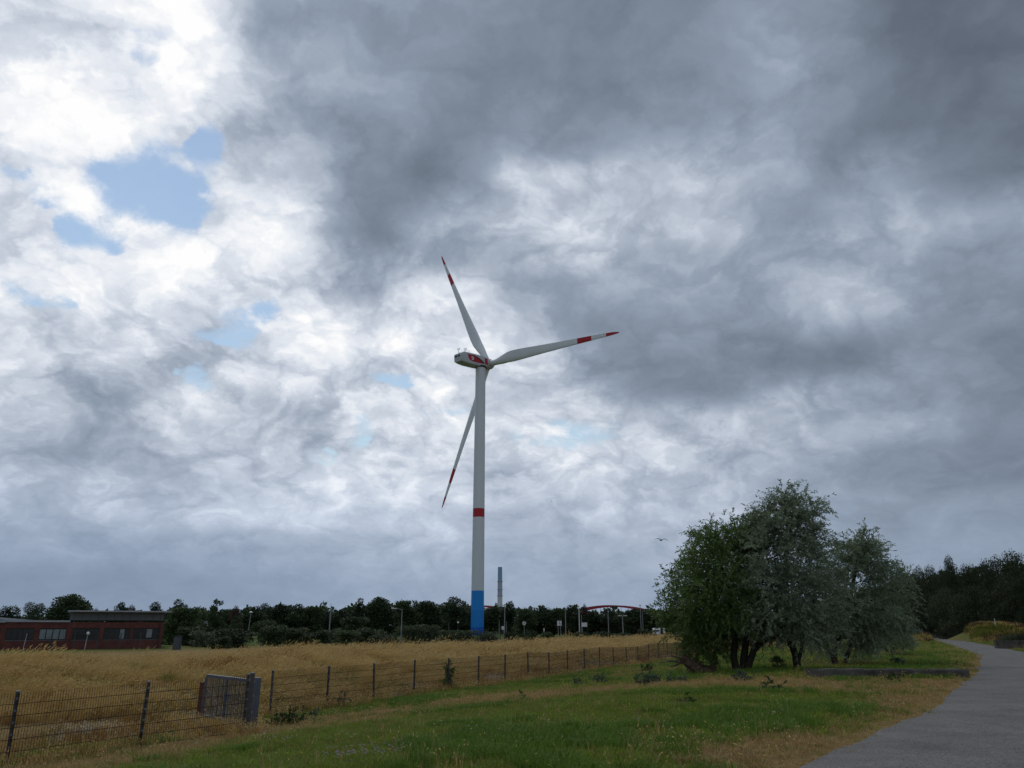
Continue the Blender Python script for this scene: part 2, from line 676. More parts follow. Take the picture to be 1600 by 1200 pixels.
def dryness(x, y):
    x = np.asarray(x, float)
    y = np.asarray(y, float)
    D, L = DL(x, y)
    n = vnoise(x, y, 2.4, 21) * .5 + vnoise(x, y, .9, 22) * .3 + vnoise(x, y, 6.0, 23) * .35
    dry = .9 * sm(.74, 1.0, n)
    for pts, w in STRIPS:
        dry = np.maximum(dry, 1.05 * (1 - sm(w * .45, w * 1.35, strip_d(x, y, pts) + 1.3 * (n - .55))))
    pd = path_dist(x, y)
    side = (D > np.interp(L, [10, 20, 38, 60, 114, 170], [0, -1.6, -3.7, -4.9, -3.7, -2.5]))
    dry = np.maximum(dry, .95 * (1 - sm(.15, 1.75, pd + 2.4 * (n - .55))) * (1 - .85 * sm(45, 75, L)) * np.where(side, 1, .55))
    dry = np.maximum(dry, sm(16.4, 17.0, D + .5 * (n - .5)) * (1 - sm(70, 95, D)))
    dry = np.maximum(dry, .35 * sm(0, 1, -D - 2.5) * sm(.35, .7, n))
    far = sm(30, 48, np.hypot(x, y)) * (D < 16)
    dry = dry + far * .25 * sm(.4, .7, n)
    return np.clip(dry, 0, 1)

# ------------------------------------------------------------------ ground, path
def axis(lo, hi, step, far_lo, far_hi, grow=1.22):
    a = list(np.arange(lo, hi + step * .5, step))
    s = step
    while a[-1] < far_hi:
        s *= grow
        a.append(a[-1] + s)
    s = step
    while a[0] > far_lo:
        s *= grow
        a.insert(0, a[0] - s)
    return np.array(a)


def ground_material():
    m = bpy.data.materials.new('ground_earth_and_grass')
    m.use_nodes = True
    nt = m.node_tree
    N, L = nt.nodes.new, nt.links.new
    b = nt.nodes['Principled BSDF']
    b.inputs['Roughness'].default_value = .95
    b.inputs['Specular IOR Level'].default_value = .1
    at_ = N('ShaderNodeAttribute')
    at_.attribute_name = 'dry'
    tc = N('ShaderNodeTexCoord')

    def noise(s, d=6, r=.6):
        n = N('ShaderNodeTexNoise')
        n.inputs['Scale'].default_value = s
        n.inputs['Detail'].default_value = d
        n.inputs['Roughness'].default_value = r
        L(tc.outputs['Object'], n.inputs['Vector'])
        return n.outputs[0]

    def ramp(f, p0, c0, p1, c1):
        r = N('ShaderNodeValToRGB')
        r.color_ramp.elements[0].position = p0
        r.color_ramp.elements[1].position = p1
        r.color_ramp.elements[0].color = (*c0, 1)
        r.color_ramp.elements[1].color = (*c1, 1)
        L(f, r.inputs[0])
        return r.outputs[0]
    g = ramp(noise(3.5), .35, (.045, .072, .012), .65, (.080, .115, .022))
    s = ramp(noise(9), .3, (.14, .092, .034), .7, (.28, .195, .085))
    add = N('ShaderNodeMath')
    add.operation = 'MULTIPLY_ADD'
    L(noise(7), add.inputs[0])
    add.inputs[1].default_value = .5
    add.inputs[2].default_value = -.25
    a2 = N('ShaderNodeMath')
    a2.use_clamp = True
    L(at_.outputs['Fac'], a2.inputs[0])
    L(add.outputs[0], a2.inputs[1])
    mx = N('ShaderNodeMix')
    mx.data_type = 'RGBA'
    L(a2.outputs[0], mx.inputs[0])
    L(g, mx.inputs[6])
    L(s, mx.inputs[7])
    L(mx.outputs[2], b.inputs['Base Color'])
    bp = N('ShaderNodeBump')
    bp.inputs['Strength'].default_value = .8
    bp.inputs['Distance'].default_value = .06
    L(noise(14, 8, .7), bp.inputs['Height'])
    L(bp.outputs[0], b.inputs['Normal'])
    return m


gx_ = axis(-34, 42, .5, -2500, 2500)
gy_ = axis(-4, 62, .5, -800, 4000)
GX, GY = np.meshgrid(gx_, gy_)
gv = np.stack([GX.ravel(), GY.ravel(), ground_z(GX.ravel(), GY.ravel())], 1)
nx_, ny_ = len(gx_), len(gy_)
ii = (np.arange(ny_ - 1)[:, None] * nx_ + np.arange(nx_ - 1)[None, :]).ravel()
gf = np.stack([ii, ii + 1, ii + nx_ + 1, ii + nx_], 1)
gme = np_mesh('ground', gv, gf, ground_material())
gme.polygons.foreach_set('use_smooth', np.ones(len(gf), bool))
a_ = gme.attributes.new('dry', 'FLOAT', 'POINT')
a_.data.foreach_set('value', dryness(gv[:, 0], gv[:, 1]).astype(np.float32))
tag(obj('ground', gme), kind='structure')


def path_material():
    m = bpy.data.materials.new('compacted_grey_grit')
    m.use_nodes = True
    nt = m.node_tree
    N, L = nt.nodes.new, nt.links.new
    b = nt.nodes['Principled BSDF']
    b.inputs['Roughness'].default_value = .9
    b.inputs['Specular IOR Level'].default_value = .2
    tc = N('ShaderNodeTexCoord')

    def noise(s, d, r=.6, st=None):
        v = tc.outputs['Object']
        if st:
            mp = N('ShaderNodeMapping')
            mp.inputs['Scale'].default_value = st
            mp.inputs['Rotation'].default_value = (0, 0, math.radians(-33))
            L(v, mp.inputs[0])
            v = mp.outputs[0]
        n = N('ShaderNodeTexNoise')
        n.inputs['Scale'].default_value = s
        n.inputs['Detail'].default_value = d
        n.inputs['Roughness'].default_value = r
        L(v, n.inputs['Vector'])
        return n.outputs[0]
    r = N('ShaderNodeValToRGB')
    r.color_ramp.elements[0].position = .3
    r.color_ramp.elements[1].position = .72
    r.color_ramp.elements[0].color = (.100, .100, .099, 1)
    r.color_ramp.elements[1].color = (.170, .168, .164, 1)
    L(noise(.7, 8, .65), r.inputs[0])
    sp = N('ShaderNodeValToRGB')                     # grit grains
    sp.color_ramp.elements[0].position = .36
    sp.color_ramp.elements[1].position = .66
    sp.color_ramp.elements[0].color = (.38, .38, .38, 1)
    sp.color_ramp.elements[1].color = (1.6, 1.58, 1.55, 1)
    L(noise(38, 4, .75), sp.inputs[0])
    mul = N('ShaderNodeMix')
    mul.data_type = 'RGBA'
    mul.blend_type = 'MULTIPLY'
    mul.inputs[0].default_value = .9
    L(r.outputs[0], mul.inputs[6])
    L(sp.outputs[0], mul.inputs[7])
    st = N('ShaderNodeValToRGB')                     # pale worn scuffs lying along the wheel tracks
    st.color_ramp.elements[0].position = .60
    st.color_ramp.elements[1].position = .80
    st.color_ramp.elements[0].color = (0, 0, 0, 1)
    st.color_ramp.elements[1].color = (.55, .55, .55, 1)
    L(noise(.55, 6, .6, (2.4, .5, 1)), st.inputs[0])
    mx = N('ShaderNodeMix')
    mx.data_type = 'RGBA'
    L(st.outputs[0], mx.inputs[0])
    L(mul.outputs[2], mx.inputs[6])
    mx.inputs[7].default_value = (.23, .225, .22, 1)
    L(mx.outputs[2], b.inputs['Base Color'])
    bp = N('ShaderNodeBump')
    bp.inputs['Strength'].default_value = .5
    bp.inputs['Distance'].default_value = .012
    L(noise(45, 5, .8), bp.inputs['Height'])
    L(bp.outputs[0], b.inputs['Normal'])
    return m


PF = catmull(PATH_L, 60)
pt = np.gradient(PF, axis=0)
pt /= np.linalg.norm(pt, axis=1, keepdims=True)
pn = np.stack([pt[:, 1], -pt[:, 0]], 1)
pw = np.interp(np.arange(len(PF)), np.arange(len(PATH_W)) * 60, PATH_W)
cols = np.linspace(0, 1, 9)
pv = []
for i in range(len(PF)):
    j0 = .12 * (vnoise(PF[i, 0], PF[i, 1], .7, 31) - .5) + .2 * (vnoise(PF[i, 0], PF[i, 1], 1.9, 32) - .5)
    j1 = .22 * (vnoise(PF[i, 0], PF[i, 1], .6, 33) - .5) + .2 * (vnoise(PF[i, 0], PF[i, 1], 2.1, 34) - .5)
    for c in cols:
        w = pw[i] * c + (j0 if c == 0 else 0) + (j1 if c == 1 else 0)
        p = PF[i] + pn[i] * w
        D, L_ = DL(p[0], p[1])
        z = -.90 * float(sm(3, 19, D)) + .03 * (1 - (2 * c - 1) ** 2) - .012
        pv.append((p[0], p[1], z))
pv = np.array(pv)
ii = (np.arange(len(PF) - 1)[:, None] * 9 + np.arange(8)[None, :]).ravel()
pme = np_mesh('path', pv, np.stack([ii, ii + 1, ii + 10, ii + 9], 1), path_material())
pme.polygons.foreach_set('use_smooth', np.ones(len(ii), bool))
tag(obj('path', pme), kind='structure')


# ------------------------------------------------------------------ grass
def tuft(name, n, h0, h1, w, spread, lean, m, seed, head=None, headm=None, wind=0.0):
    """a tuft of bent blades, three segments each; head adds a seed head on the blade"""
    r = np.random.default_rng(seed)
    V, F, mats = [], [], []
    for i in range(n):
        a = r.uniform(0, 2 * math.pi)
        q = spread * math.sqrt(r.uniform())
        b = np.array([q * math.cos(a), q * math.sin(a), 0])
        h = r.uniform(h0, h1)
        ld = a + r.normal() * .8
        l = lean * r.uniform(.3, 1.2) * h
        dv = np.array([math.cos(ld), math.sin(ld), 0]) * l + np.array([wind * h * r.uniform(.6, 1.2), 0, 0])
        s = np.array([-math.sin(ld + r.normal() * .6), math.cos(ld + r.normal() * .6), 0]) * w * r.uniform(.7, 1.3) / 2
        p1 = b + dv * .16 + np.array([0, 0, h * .48])
        p2 = b + dv * .52 + np.array([0, 0, h * .82])
        p3 = b + dv + np.array([0, 0, h * (1.0 - .12 * lean)])
        o = len(V)
        V += [b - s, b + s, p1 + s * .85, p1 - s * .85, p2 + s * .6, p2 - s * .6, p3]
        F += [(o, o + 1, o + 2, o + 3), (o + 3, o + 2, o + 4, o + 5), (o + 5, o + 4, o + 6)]
        mats += [0, 0, 0]
        if head and r.uniform() < head:
            d = p3 - p2
            d /= np.linalg.norm(d)
            e = np.cross(d, [r.normal(), r.normal(), r.normal()])
            e /= np.linalg.norm(e)
            L2 = h * r.uniform(.12, .2)
            hw = w * r.uniform(1.2, 2.0)
            o = len(V)
            V += [p3 - d * L2 * .4, p3 + e * hw + d * L2 * .15, p3 + d * L2, p3 - e * hw + d * L2 * .15]
            F += [(o, o + 1, o + 2, o + 3)]
            mats += [1]
    me = bpy.data.meshes.new(name)
    me.from_pydata([tuple(v) for v in V], [], F)
    me.materials.append(m)
    if headm:
        me.materials.append(headm)
        me.polygons.foreach_set('material_index', mats)
    return bpy.data.objects.new(name, me)


def scatter(name, x, y, z, rot, scl, idx, protos, kind='stuff'):
    n = len(x)
    me = bpy.data.meshes.new(name)
    me.vertices.add(n)
    me.vertices.foreach_set('co', np.stack([x, y, z], 1).astype(np.float32).ravel())
    for nm, tp, key, dat in (('rz', 'FLOAT_VECTOR', 'vector', rot), ('sc', 'FLOAT', 'value', scl), ('ix', 'INT', 'value', idx)):
        a = me.attributes.new(nm, tp, 'POINT')
        a.data.foreach_set(key, np.ascontiguousarray(dat, np.int32 if tp == 'INT' else np.float32).ravel())
    o = tag(obj(name, me), kind=kind)
    c = bpy.data.collections.new(name + '_tufts')
    for i, p in enumerate(protos):
        p.name = 'tuft_%02d_%s' % (i, name)
        c.objects.link(p)
    ng = bpy.data.node_groups.new(name, 'GeometryNodeTree')
    ng.interface.new_socket('Geometry', in_out='INPUT', socket_type='NodeSocketGeometry')
    ng.interface.new_socket('Geometry', in_out='OUTPUT', socket_type='NodeSocketGeometry')
    N, L = ng.nodes.new, ng.links.new
    gi, go = N('NodeGroupInput'), N('NodeGroupOutput')
    ci = N('GeometryNodeCollectionInfo')
    ci.inputs['Collection'].default_value = c
    ci.inputs['Separate Children'].default_value = True
    ci.inputs['Reset Children'].default_value = True
    iop = N('GeometryNodeInstanceOnPoints')
    iop.inputs['Pick Instance'].default_value = True

    def na(nm, tp):
        a = N('GeometryNodeInputNamedAttribute')
        a.data_type = tp
        a.inputs[0].default_value = nm
        return [s for s in a.outputs if s.enabled and s.name == 'Attribute'][0]
    L(gi.outputs[0], iop.inputs['Points'])
    L(ci.outputs[0], iop.inputs['Instance'])
    L(na('ix', 'INT'), iop.inputs['Instance Index'])
    e2r = N('FunctionNodeEulerToRotation')
    L(na('rz', 'FLOAT_VECTOR'), e2r.inputs[0])
    L(e2r.outputs[0], iop.inputs['Rotation'])
    L(na('sc', 'FLOAT'), iop.inputs['Scale'])
    L(iop.outputs[0], go.inputs[0])
    mod = o.modifiers.new('tufts', 'NODES')
    mod.node_group = ng
    return o


GREEN = [leaf_mat('lawn_blade', (.150, .225, .018), (.215, .285, .032), 2.0, .35, .28),
         leaf_mat('lush_blade', (.090, .170, .018), (.135, .225, .028), 2.0, .35, .25)]
STRAW = leaf_mat('straw_blade', (.32, .21, .085), (.44, .30, .13), 2.0, .3, .22)
DRYG = leaf_mat('dry_stem', (.43, .30, .105), (.57, .415, .155), 2.0, .3, .2)
DRYO = leaf_mat('rust_stem', (.25, .135, .042), (.35, .195, .065), 2.0, .3, .2)
DRYB = leaf_mat('dull_brown_stem', (.20, .145, .036), (.28, .20, .052), 2.0, .3, .2)
DRYH = leaf_mat('seed_head', (.46, .32, .12), (.58, .42, .18), 2.0, .35, .15)
PALE = leaf_mat('bleached_stem', (.36, .31, .22), (.46, .40, .29), 2.0, .3, .15)
OLIVE = leaf_mat('olive_blade', (.140, .160, .030), (.20, .205, .045), 2.0, .35, .2)
BLUEG = leaf_mat('grey_green_leaf', (.052, .080, .050), (.085, .115, .075), 6.0, .3, .15)


def pts_in(n, Dlo, Dhi, Llo, Lhi):
    D = rng.uniform(Dlo, Dhi, n)
    L = rng.uniform(Llo, Lhi, n)
    return XY(D, L)


def in_view(x, y, m=5.0):
    return (y > 4) & (np.abs(x) < .74 * y + m)


def keep_density(x, y, near, power=1.5, ref=14.0):
    d = np.hypot(x, y)
    return rng.uniform(size=len(x)) < np.minimum(1, (ref / np.maximum(d, .1)) ** power) * near


# the lawn: D -8..17
n = 300000
x, y = pts_in(n, -14, 17.0, 4, 105)
x2, y2 = pts_in(90000, -45, 8, 40, 185)
x, y = np.concatenate([x, x2]), np.concatenate([y, y2])
k = in_view(x, y) & keep_density(x, y, 1.0, 1.35, 19)
x, y = x[k], y[k]
k = path_dist(x, y) > .06 - .42 * vnoise(x, y, .6, 67) * vnoise(x, y, 2.3, 68) * 1.6
x, y = x[k], y[k]
dr = np.clip(dryness(x, y) + .5 * (vnoise(x, y, .45, 71) - .5) * (dryness(x, y) > .03), 0, 1)
pd = path_dist(x, y)
pick = rng.uniform(size=len(x))
isdry = pick < dr * .95 + .015
D, L_ = DL(x, y)
z = ground_z(x, y) - .01
far = np.clip(np.hypot(x, y) / 34, .8, 1.25)
# green share
xg, yg, zg = x[~isdry], y[~isdry], z[~isdry]
lush = vnoise(xg, yg, 2.2, 41) * .6 + vnoise(xg, yg, .8, 42) * .4
idx = np.where(lush > .60, rng.integers(3, 5, len(xg)), rng.integers(0, 3, len(xg)))
idx = np.where(rng.uniform(size=len(xg)) < .016, 5, idx)
rot = np.stack([rng.normal(0, .12, len(xg)), rng.normal(0, .12, len(xg)), rng.uniform(0, 6.28, len(xg))], 1)
protos = [tuft('a', 24, .04, .09, .009, .16, .8, GREEN[0], 1), tuft('b', 24, .04, .11, .009, .16, .9, GREEN[0], 2), tuft('c', 22, .04, .10, .010, .17, 1.0, OLIVE, 3),
          tuft('d', 26, .06, .15, .010, .15, .7, GREEN[1], 4), tuft('e', 26, .08, .18, .011, .16, .8, GREEN[1], 5), tuft('f', 8, .16, .34, .006, .16, .5, STRAW, 6, .5, DRYH)]
scatter('lawn_grass', xg, yg, zg, rot, rng.uniform(.7, 1.35, len(xg)) * far[~isdry] * np.where(pd[~isdry] < .25, .55, 1.0), idx, protos)
xs, ys, zs = x[isdry], y[isdry], z[isdry]
rot = np.stack([rng.normal(0, .15, len(xs)), rng.normal(0, .15, len(xs)), rng.uniform(0, 6.28, len(xs))], 1)
protos = [tuft('a', 16, .03, .09, .009, .15, 1.6, STRAW, 11), tuft('b', 16, .04, .13, .008, .16, 1.3, STRAW, 12), tuft('c', 12, .04, .11, .009, .16, 1.1, OLIVE, 13), tuft('d', 9, .10, .28, .006, .14, .7, STRAW, 14, .5, DRYH)]
idx = rng.choice(4, len(xs), p=[.42, .36, .16, .06])
scatter('straw_grass', xs, ys, zs, rot, rng.uniform(.7, 1.3, len(xs)) * far[isdry] * np.where(pd[isdry] < .25, .6, 1.0), idx, protos)

# tall dry grass on the dike, leaning with the wind
n = 165000
x, y = pts_in(n, 16.7, 47, -4, 190)
D, L_ = DL(x, y)
k = in_view(x, y, 7) & keep_density(x, y, 1.0, 1.15, 26) & (rng.uniform(size=n) < 1 - .8 * sm(38, 46, D))
k = k & ((vnoise(x, y, 1.3, 63) * .6 + vnoise(x, y, .6, 64) * .4 > .27) | (D > 27))
x, y, D = x[k], y[k], D[k]
dd = np.hypot(x, y)
low = 1 - sm(17.5, 21, D)                     # the flat strip behind the fence
v1 = vnoise(x, y, 3.0, 51) * .6 + vnoise(x, y, 1.1, 52) * .4
u = rng.uniform(size=len(x))
idx = rng.integers(0, 3, len(x))
idx = np.where(u < .62 * low + .12 * (v1 > .6), 3, idx)
idx = np.where((u > .86) & (low > .3), 4, idx)
idx = np.where((v1 < .42) & (u > .35), 5, idx)
idx = np.where((vnoise(x, y, 2.2, 59) > .72) & (u > .3) & (low < .6), 3, idx)
idx = np.where((vnoise(x, y, 5.5, 60) * .7 + .3 * vnoise(x, y, 1.8, 61) > .54) & (rng.uniform(size=len(x)) < .55), 8, idx)
idx = np.where((u > .972) & (low < .5), 7, idx)
idx = np.where((low > .5) & (vnoise(x, y, 1.6, 55) > .74) & (u > .3), 6, idx)
lodge = vnoise(x, y, 2.6, 62) * .65 + vnoise(x, y, 1.0, 65) * .35
rot = np.stack([rng.normal(0, .12, len(x)) + .5 * (vnoise(x, y, 2.0, 66) - .5), rng.normal(.12, .12, len(x)) + .9 * (lodge - .45), rng.normal(0, .6, len(x))], 1)
protos = [tuft('a', 26, .26, .50, .008, .22, .35, DRYG, 61, .7, DRYH, .42), tuft('b', 26, .30, .56, .008, .24, .35, DRYG, 62, .7, DRYH, .5), tuft('c', 24, .24, .46, .009, .24, .45, DRYG, 63, .6, DRYH, .35),
          tuft('d', 24, .22, .46, .009, .22, .40, DRYO, 64, .6, DRYO, .35), tuft('e', 10, .25, .60, .010, .25, 1.3, PALE, 65, .3, PALE, .5), tuft('f', 26, .18, .40, .011, .24, .6, OLIVE, 66, .2, DRYH, .25),
          tuft('g', 22, .18, .40, .014, .2, .9, PALE, 67, .6, PALE, .2), tuft('h', 7, .42, .72, .006, .2, .3, DRYG, 68, .95, DRYH, .3), tuft('i', 24, .22, .46, .009, .22, .45, DRYB, 69, .4, DRYG, .4)]
scatter('dry_dike_grass', x, y, ground_z(x, y) - .03, rot, rng.uniform(.7, 1.25, len(x)) * np.clip(dd / 45, .85, 1.3) * (1 - .35 * low) * (.55 + .85 * vnoise(x, y, 1.5, 57) + .3 * vnoise(x, y, 5, 58)), idx, protos)

# longer growth along the foot of the fence
n = 2600
L_ = rng.uniform(4, 110, n)
D = 16.75 + rng.normal(0, .28, n) - 2.2 * (1 - sm(12, 18, L_))
x, y = XY(D, L_)
u = rng.uniform(size=n)
idx = np.where(u < .4, 0, np.where(u < .72, 1, 2))
rot = np.stack([rng.normal(0, .15, n), rng.normal(.05, .15, n), rng.uniform(0, 6.28, n)], 1)
protos = [tuft('a', 20, .10, .25, .010, .18, .7, GREEN[1], 71), tuft('b', 18, .12, .36, .008, .2, .5, DRYG, 72, .5, DRYH, .2), tuft('c', 16, .12, .34, .009, .18, .6, DRYO, 73, .5, DRYO, .2)]
scatter('fence_foot_grass', x, y, ground_z(x, y) - .02, rot, rng.uniform(.6, 1.15, n), idx, protos)

n = 300
k = r_ = np.random.default_rng(15)
x = k.uniform(-9.0, -5.6, n)
y = 19.2 + (x + 6.0) * -1.08 + k.normal(0, .38, n) - .25
kk = np.hypot(x + 5.9, y - 19.0) > .35
x, y = x[kk], y[kk]
idx = k.integers(0, 3, len(x))
protos = [tuft('a', 16, .12, .3, .008, .16, .5, STRAW, 91, .5, DRYH, .15), tuft('b', 16, .14, .34, .008, .16, .5, DRYG, 92, .6, DRYH, .15), tuft('c', 16, .1, .26, .008, .16, .6, DRYO, 93, .5, DRYO, .1)]
scatter('gate_foot_grass', x, y, ground_z(x, y) - .02, np.stack([k.normal(0, .1, len(x)), k.normal(0, .1, len(x)), k.uniform(0, 6.28, len(x))], 1), k.uniform(.7, 1.2, len(x)), idx, protos)

# small flowers in the lawn
def flower(name, m, stem, r0):
    b = MB()
    s = MB()
    for k in range(5):
        a = r0.uniform(0, 6.28)
        p = Vector((.09 * math.cos(a), .09 * math.sin(a), .0))
        h = r0.uniform(.10, .2)
        for q in range(5):
            t = q * 1.2566
            c = p + Vector((0, 0, h))
            e = Vector((math.cos(t), math.sin(t), .3)) * .012
            f = Vector((-math.sin(t), math.cos(t), 0)) * .007
            b.add([c, c + e * .6 + f, c + e, c + e * .6 - f], [(0, 1, 2, 3)])
    me = b.mesh(name, m)
    return bpy.data.objects.new(name, me)


WHITEF = M('white_petal', (.75, .75, .72), rough=.6)
PURPF = M('mauve_petal', (.30, .20, .36), rough=.6)
YELF = M('yellow_petal', (.55, .42, .03), rough=.6)
r0 = np.random.default_rng(5)
fx, fy, fi = [], [], []
for (px, py, n_, sp, kd) in [(500, 1160, 4, 1.6, 0), (560, 1190, 16, .30, 1), (586, 1193, 12, .28, 1), (720, 1150, 3, 1.0, 0), (430, 1160, 3, .9, 0), (1205, 1077, 24, .5, 2), (720, 1115, 5, .6, 2), (900, 1140, 3, 2.0, 0), (1020, 1062, 14, .8, 0), (1350, 1085, 6, 2, 0), (820, 1165, 4, 1.0, 2)]:
    qx, qy = ground_at(px, py)
    fx += list(qx + r0.normal(size=n_) * sp)
    fy += list(qy + r0.normal(size=n_) * sp * .7)
    fi += [kd] * n_
fx, fy = np.array(fx), np.array(fy)
k = path_dist(fx, fy) > .2
fx, fy, fi = fx[k], fy[k], np.array(fi)[k]
scatter('wild_flowers', fx, fy, ground_z(fx, fy) + .02, np.stack([0 * fx, 0 * fx, r0.uniform(0, 6, len(fx))], 1), np.full(len(fx), 1.0), fi, [flower('a', WHITEF, None, r0), flower('b', PURPF, None, r0), flower('c', YELF, None, r0)])

# ------------------------------------------------------------------ wind turbine
TW_WHITE = M('turbine_white_paint', (.68, .70, .72), (.62, .645, .67), .25, .45, stretch=(1, 1, .12))
BLADE_W = M('blade_white', (.78, .795, .81), (.72, .74, .76), .15, .4)
TW_RED = M('signal_red_paint', (.46, .022, .03), (.40, .018, .025), .3, .45)
TW_BLUE = M('tower_blue_paint', (.012, .23, .66), (.010, .20, .60), .3, .45)
TW_BLUE2 = M('tower_deep_blue_paint', (.008, .12, .55), (.007, .11, .50), .3, .45)
DARK = M('dark_rubber', (.015, .016, .018), (.02, .02, .022), 5, .7)
GREYM = M('grey_metal', (.30, .32, .34), (.25, .27, .29), 3, .5, metallic=.4)
NAC_W = M('nacelle_white', (.52, .54, .56), (.46, .485, .505), .4, .45)

PSI, TILT = math.radians(45.9), math.radians(4.9)
HUB = Vector((-8.38, 257.7, 88.64 + CAMZ))
AX0 = Vector((math.sin(PSI), math.cos(PSI), 0))
AX = (AX0 * math.cos(TILT) + Vector((0, 0, 1)) * math.sin(TILT)).normalized()
HZ = Vector((math.cos(PSI), -math.sin(PSI), 0))
UPT = HZ.cross(AX).normalized()
if UPT.z < 0:
    UPT = -UPT
TB = HUB - AX0 * 4.6 + Vector((.7, 0, 0))
TBASE = Vector((TB.x, TB.y, gz(TB.x, TB.y)))
turbine = thing('wind_turbine', 'tall grey wind turbine with red-banded blades and blue tower foot', 'wind turbine', TBASE)
zt = lambda py: at(748, py, TB.y).z - TBASE.z
TOPZ = HUB.z - 2.05 - TBASE.z


def trad(z):
    return 2.10 + (1.72 - 2.10) * z / TOPZ


def section(name, z0, z1, m, parent):
    b = MB()
    zs = np.linspace(z0, z1, max(2, int((z1 - z0) / 6) + 1))
    b.lathe((0, 0, 0), [(trad(z), z) for z in zs], 48)
    return b.build(name, m, parent, 40)


zb = [0, zt(980), zt(953), zt(923), zt(808.5), zt(795), TOPZ]
tw = section('tower', zb[5], zb[6], TW_WHITE, turbine)
section('tower_foot_band', -0.6, zb[1], TW_BLUE2, turbine)
section('lower_blue_band', zb[1], zb[2], TW_BLUE, turbine)
section('upper_blue_band', zb[2], zb[3], M('tower_light_blue_paint', (.014, .26, .70), (.012, .23, .65), .3, .45), turbine)
section('lower_tower', zb[3], zb[4], TW_WHITE, turbine)
section('red_band', zb[4], zb[5], TW_RED, turbine)
for z in np.linspace(24, TOPZ - 6, 4):      # flange joints between tower sections
    b = MB()
    b.lathe((0, 0, 0), [(trad(z) + .015, z - .07), (trad(z) + .03, z - .03), (trad(z) + .03, z + .03), (trad(z) + .015, z + .07)], 48)
    b.build('flange_ring', TW_WHITE, tw)

# nacelle: local frame, x back along the axis, y to the HZ side, z up; rounded boxy sections
NM = Matrix((-AX, HZ, UPT)).transposed()


def nac(s, a, c):
    return NM @ Vector((s, a, c)) + HUB - TBASE


def nsec(s, w, top, bot, r=.55, n=6):
    """rounded rectangle at station s"""
    P = []
    for cx, cz, a0 in ((w - r, top - r, 0), (-w + r, top - r, 90), (-w + r, bot + r, 180), (w - r, bot + r, 270)):
        for k in range(n):
            a = math.radians(a0 + 90 * k / (n - 1))
            P.append(nac(s, cx + r * math.cos(a), cz + r * math.sin(a)))
    return P


b = MB()
b.loft([nsec(1.55, 1.75, 1.55, -1.75, .8), nsec(2.1, 1.95, 1.8, -1.95, .5), nsec(6, 2.0, 2.05, -2.0, .4), nsec(11.0, 2.0, 2.25, -1.8, .4), nsec(12.8, 1.95, 2.2, -1.55, .45), nsec(14.3, 1.75, 1.55, -1.25, .5)])
nacelle = b.build('nacelle', NAC_W, turbine, 35)
SIDE = 2.012


def decal(name, poly, m, parent, y=SIDE, th=.03):
    """flat painted shape on the side wall (s, z) given a little thickness"""
    n = len(poly)
    vs = [nac(s, y, z) for s, z in poly] + [nac(s, y + th, z) for s, z in poly]
    fs = [tuple(range(n, 2 * n)), tuple(reversed(range(n)))] + [(i, (i + 1) % n, n + (i + 1) % n, n + i) for i in range(n)]
    bb = MB()
    bb.add(vs, fs)
    return bb.build(name, m, parent)


swoop = [(11.3, 1.55)] + [(11.3 - 7.6 * t, 1.55 - 2.2 * t ** 1.9) for t in np.linspace(.1, 1, 12)] + [(4.6, -.95), (6.6, -1.0), (9.0, -.85), (10.4, -.55), (11.0, .2)]
decal('red_panel', swoop, TW_RED, nacelle)
sw2 = [(9.4, 1.52), (8.2, 1.45), (6.6, 1.0), (5.2, .35), (4.2, -.35), (3.75, -.85), (4.4, -.9), (5.4, -.25), (6.4, .35), (7.6, .9), (8.6, 1.25)]
decal('dark_swoosh', sw2, M('dark_red_paint', (.05, .008, .012), rough=.4), nacelle, SIDE + .035)
decal('red_front_panel', [(3.55, .95), (3.0, 1.2), (2.15, 1.15), (2.15, -1.15), (2.6, -1.15), (3.6, -.75), (3.3, .0)], TW_RED, nacelle)
# round white emblem with a hooked tail
em = [(9.3 + .62 * math.cos(a), .25 + .62 * math.sin(a)) for a in np.linspace(.5, 5.6, 14)] + [(9.3 + .28 * math.cos(a), .25 + .28 * math.sin(a)) for a in np.linspace(5.4, .7, 10)]
WHITE = M('white_paint', (.72, .73, .74), rough=.5)
decal('white_emblem', em, WHITE, nacelle, SIDE + .036)
decal('emblem_bar', [(9.35, .38), (8.65, .12), (8.6, .34), (9.3, .58)], WHITE, nacelle, SIDE + .037)
# two rear air outlets
for a in (-1, 1):
    vs = [nac(s, a * .72 + dy, z) for s, dy, z in ((14.05, -.52, 1.25), (14.05, .52, 1.25), (14.15, .52, .45), (14.15, -.52, .45))]
    vo = [v + (NM @ Vector((.22, 0, .0))) for v in vs]
    bb = MB()
    bb.add(vs + vo, [(0, 1, 2, 3), (7, 6, 5, 4), (0, 4, 5, 1), (1, 5, 6, 2), (2, 6, 7, 3), (3, 7, 4, 0)])
    bb.build('air_outlet', DARK, nacelle)
for s, a in ((13.0, -.9), (11.2, .6)):
    bb = MB()
    z0 = 2.1
    bb.tube([nac(s, a, z0), nac(s, a, z0 + 1.9)], .07, 6)
    bb.tube([nac(s - .5, a, z0 + 1.35), nac(s + .5, a, z0 + 1.35)], .05, 6)
    bb.tube([nac(s - .5, a, z0 + 1.35), nac(s - .5, a, z0 + 1.75)], .06, 6)
    bb.tube([nac(s + .5, a, z0 + 1.35), nac(s + .5, a, z0 + 1.75)], .06, 6)
    bb.lathe(nac(s - .5, a, z0 + 1.75), [(.02, -.05), (.2, 0), (.2, .12), (.02, .18)], 8)
    bb.build('wind_sensor_mast', GREYM, nacelle)
bb = MB()
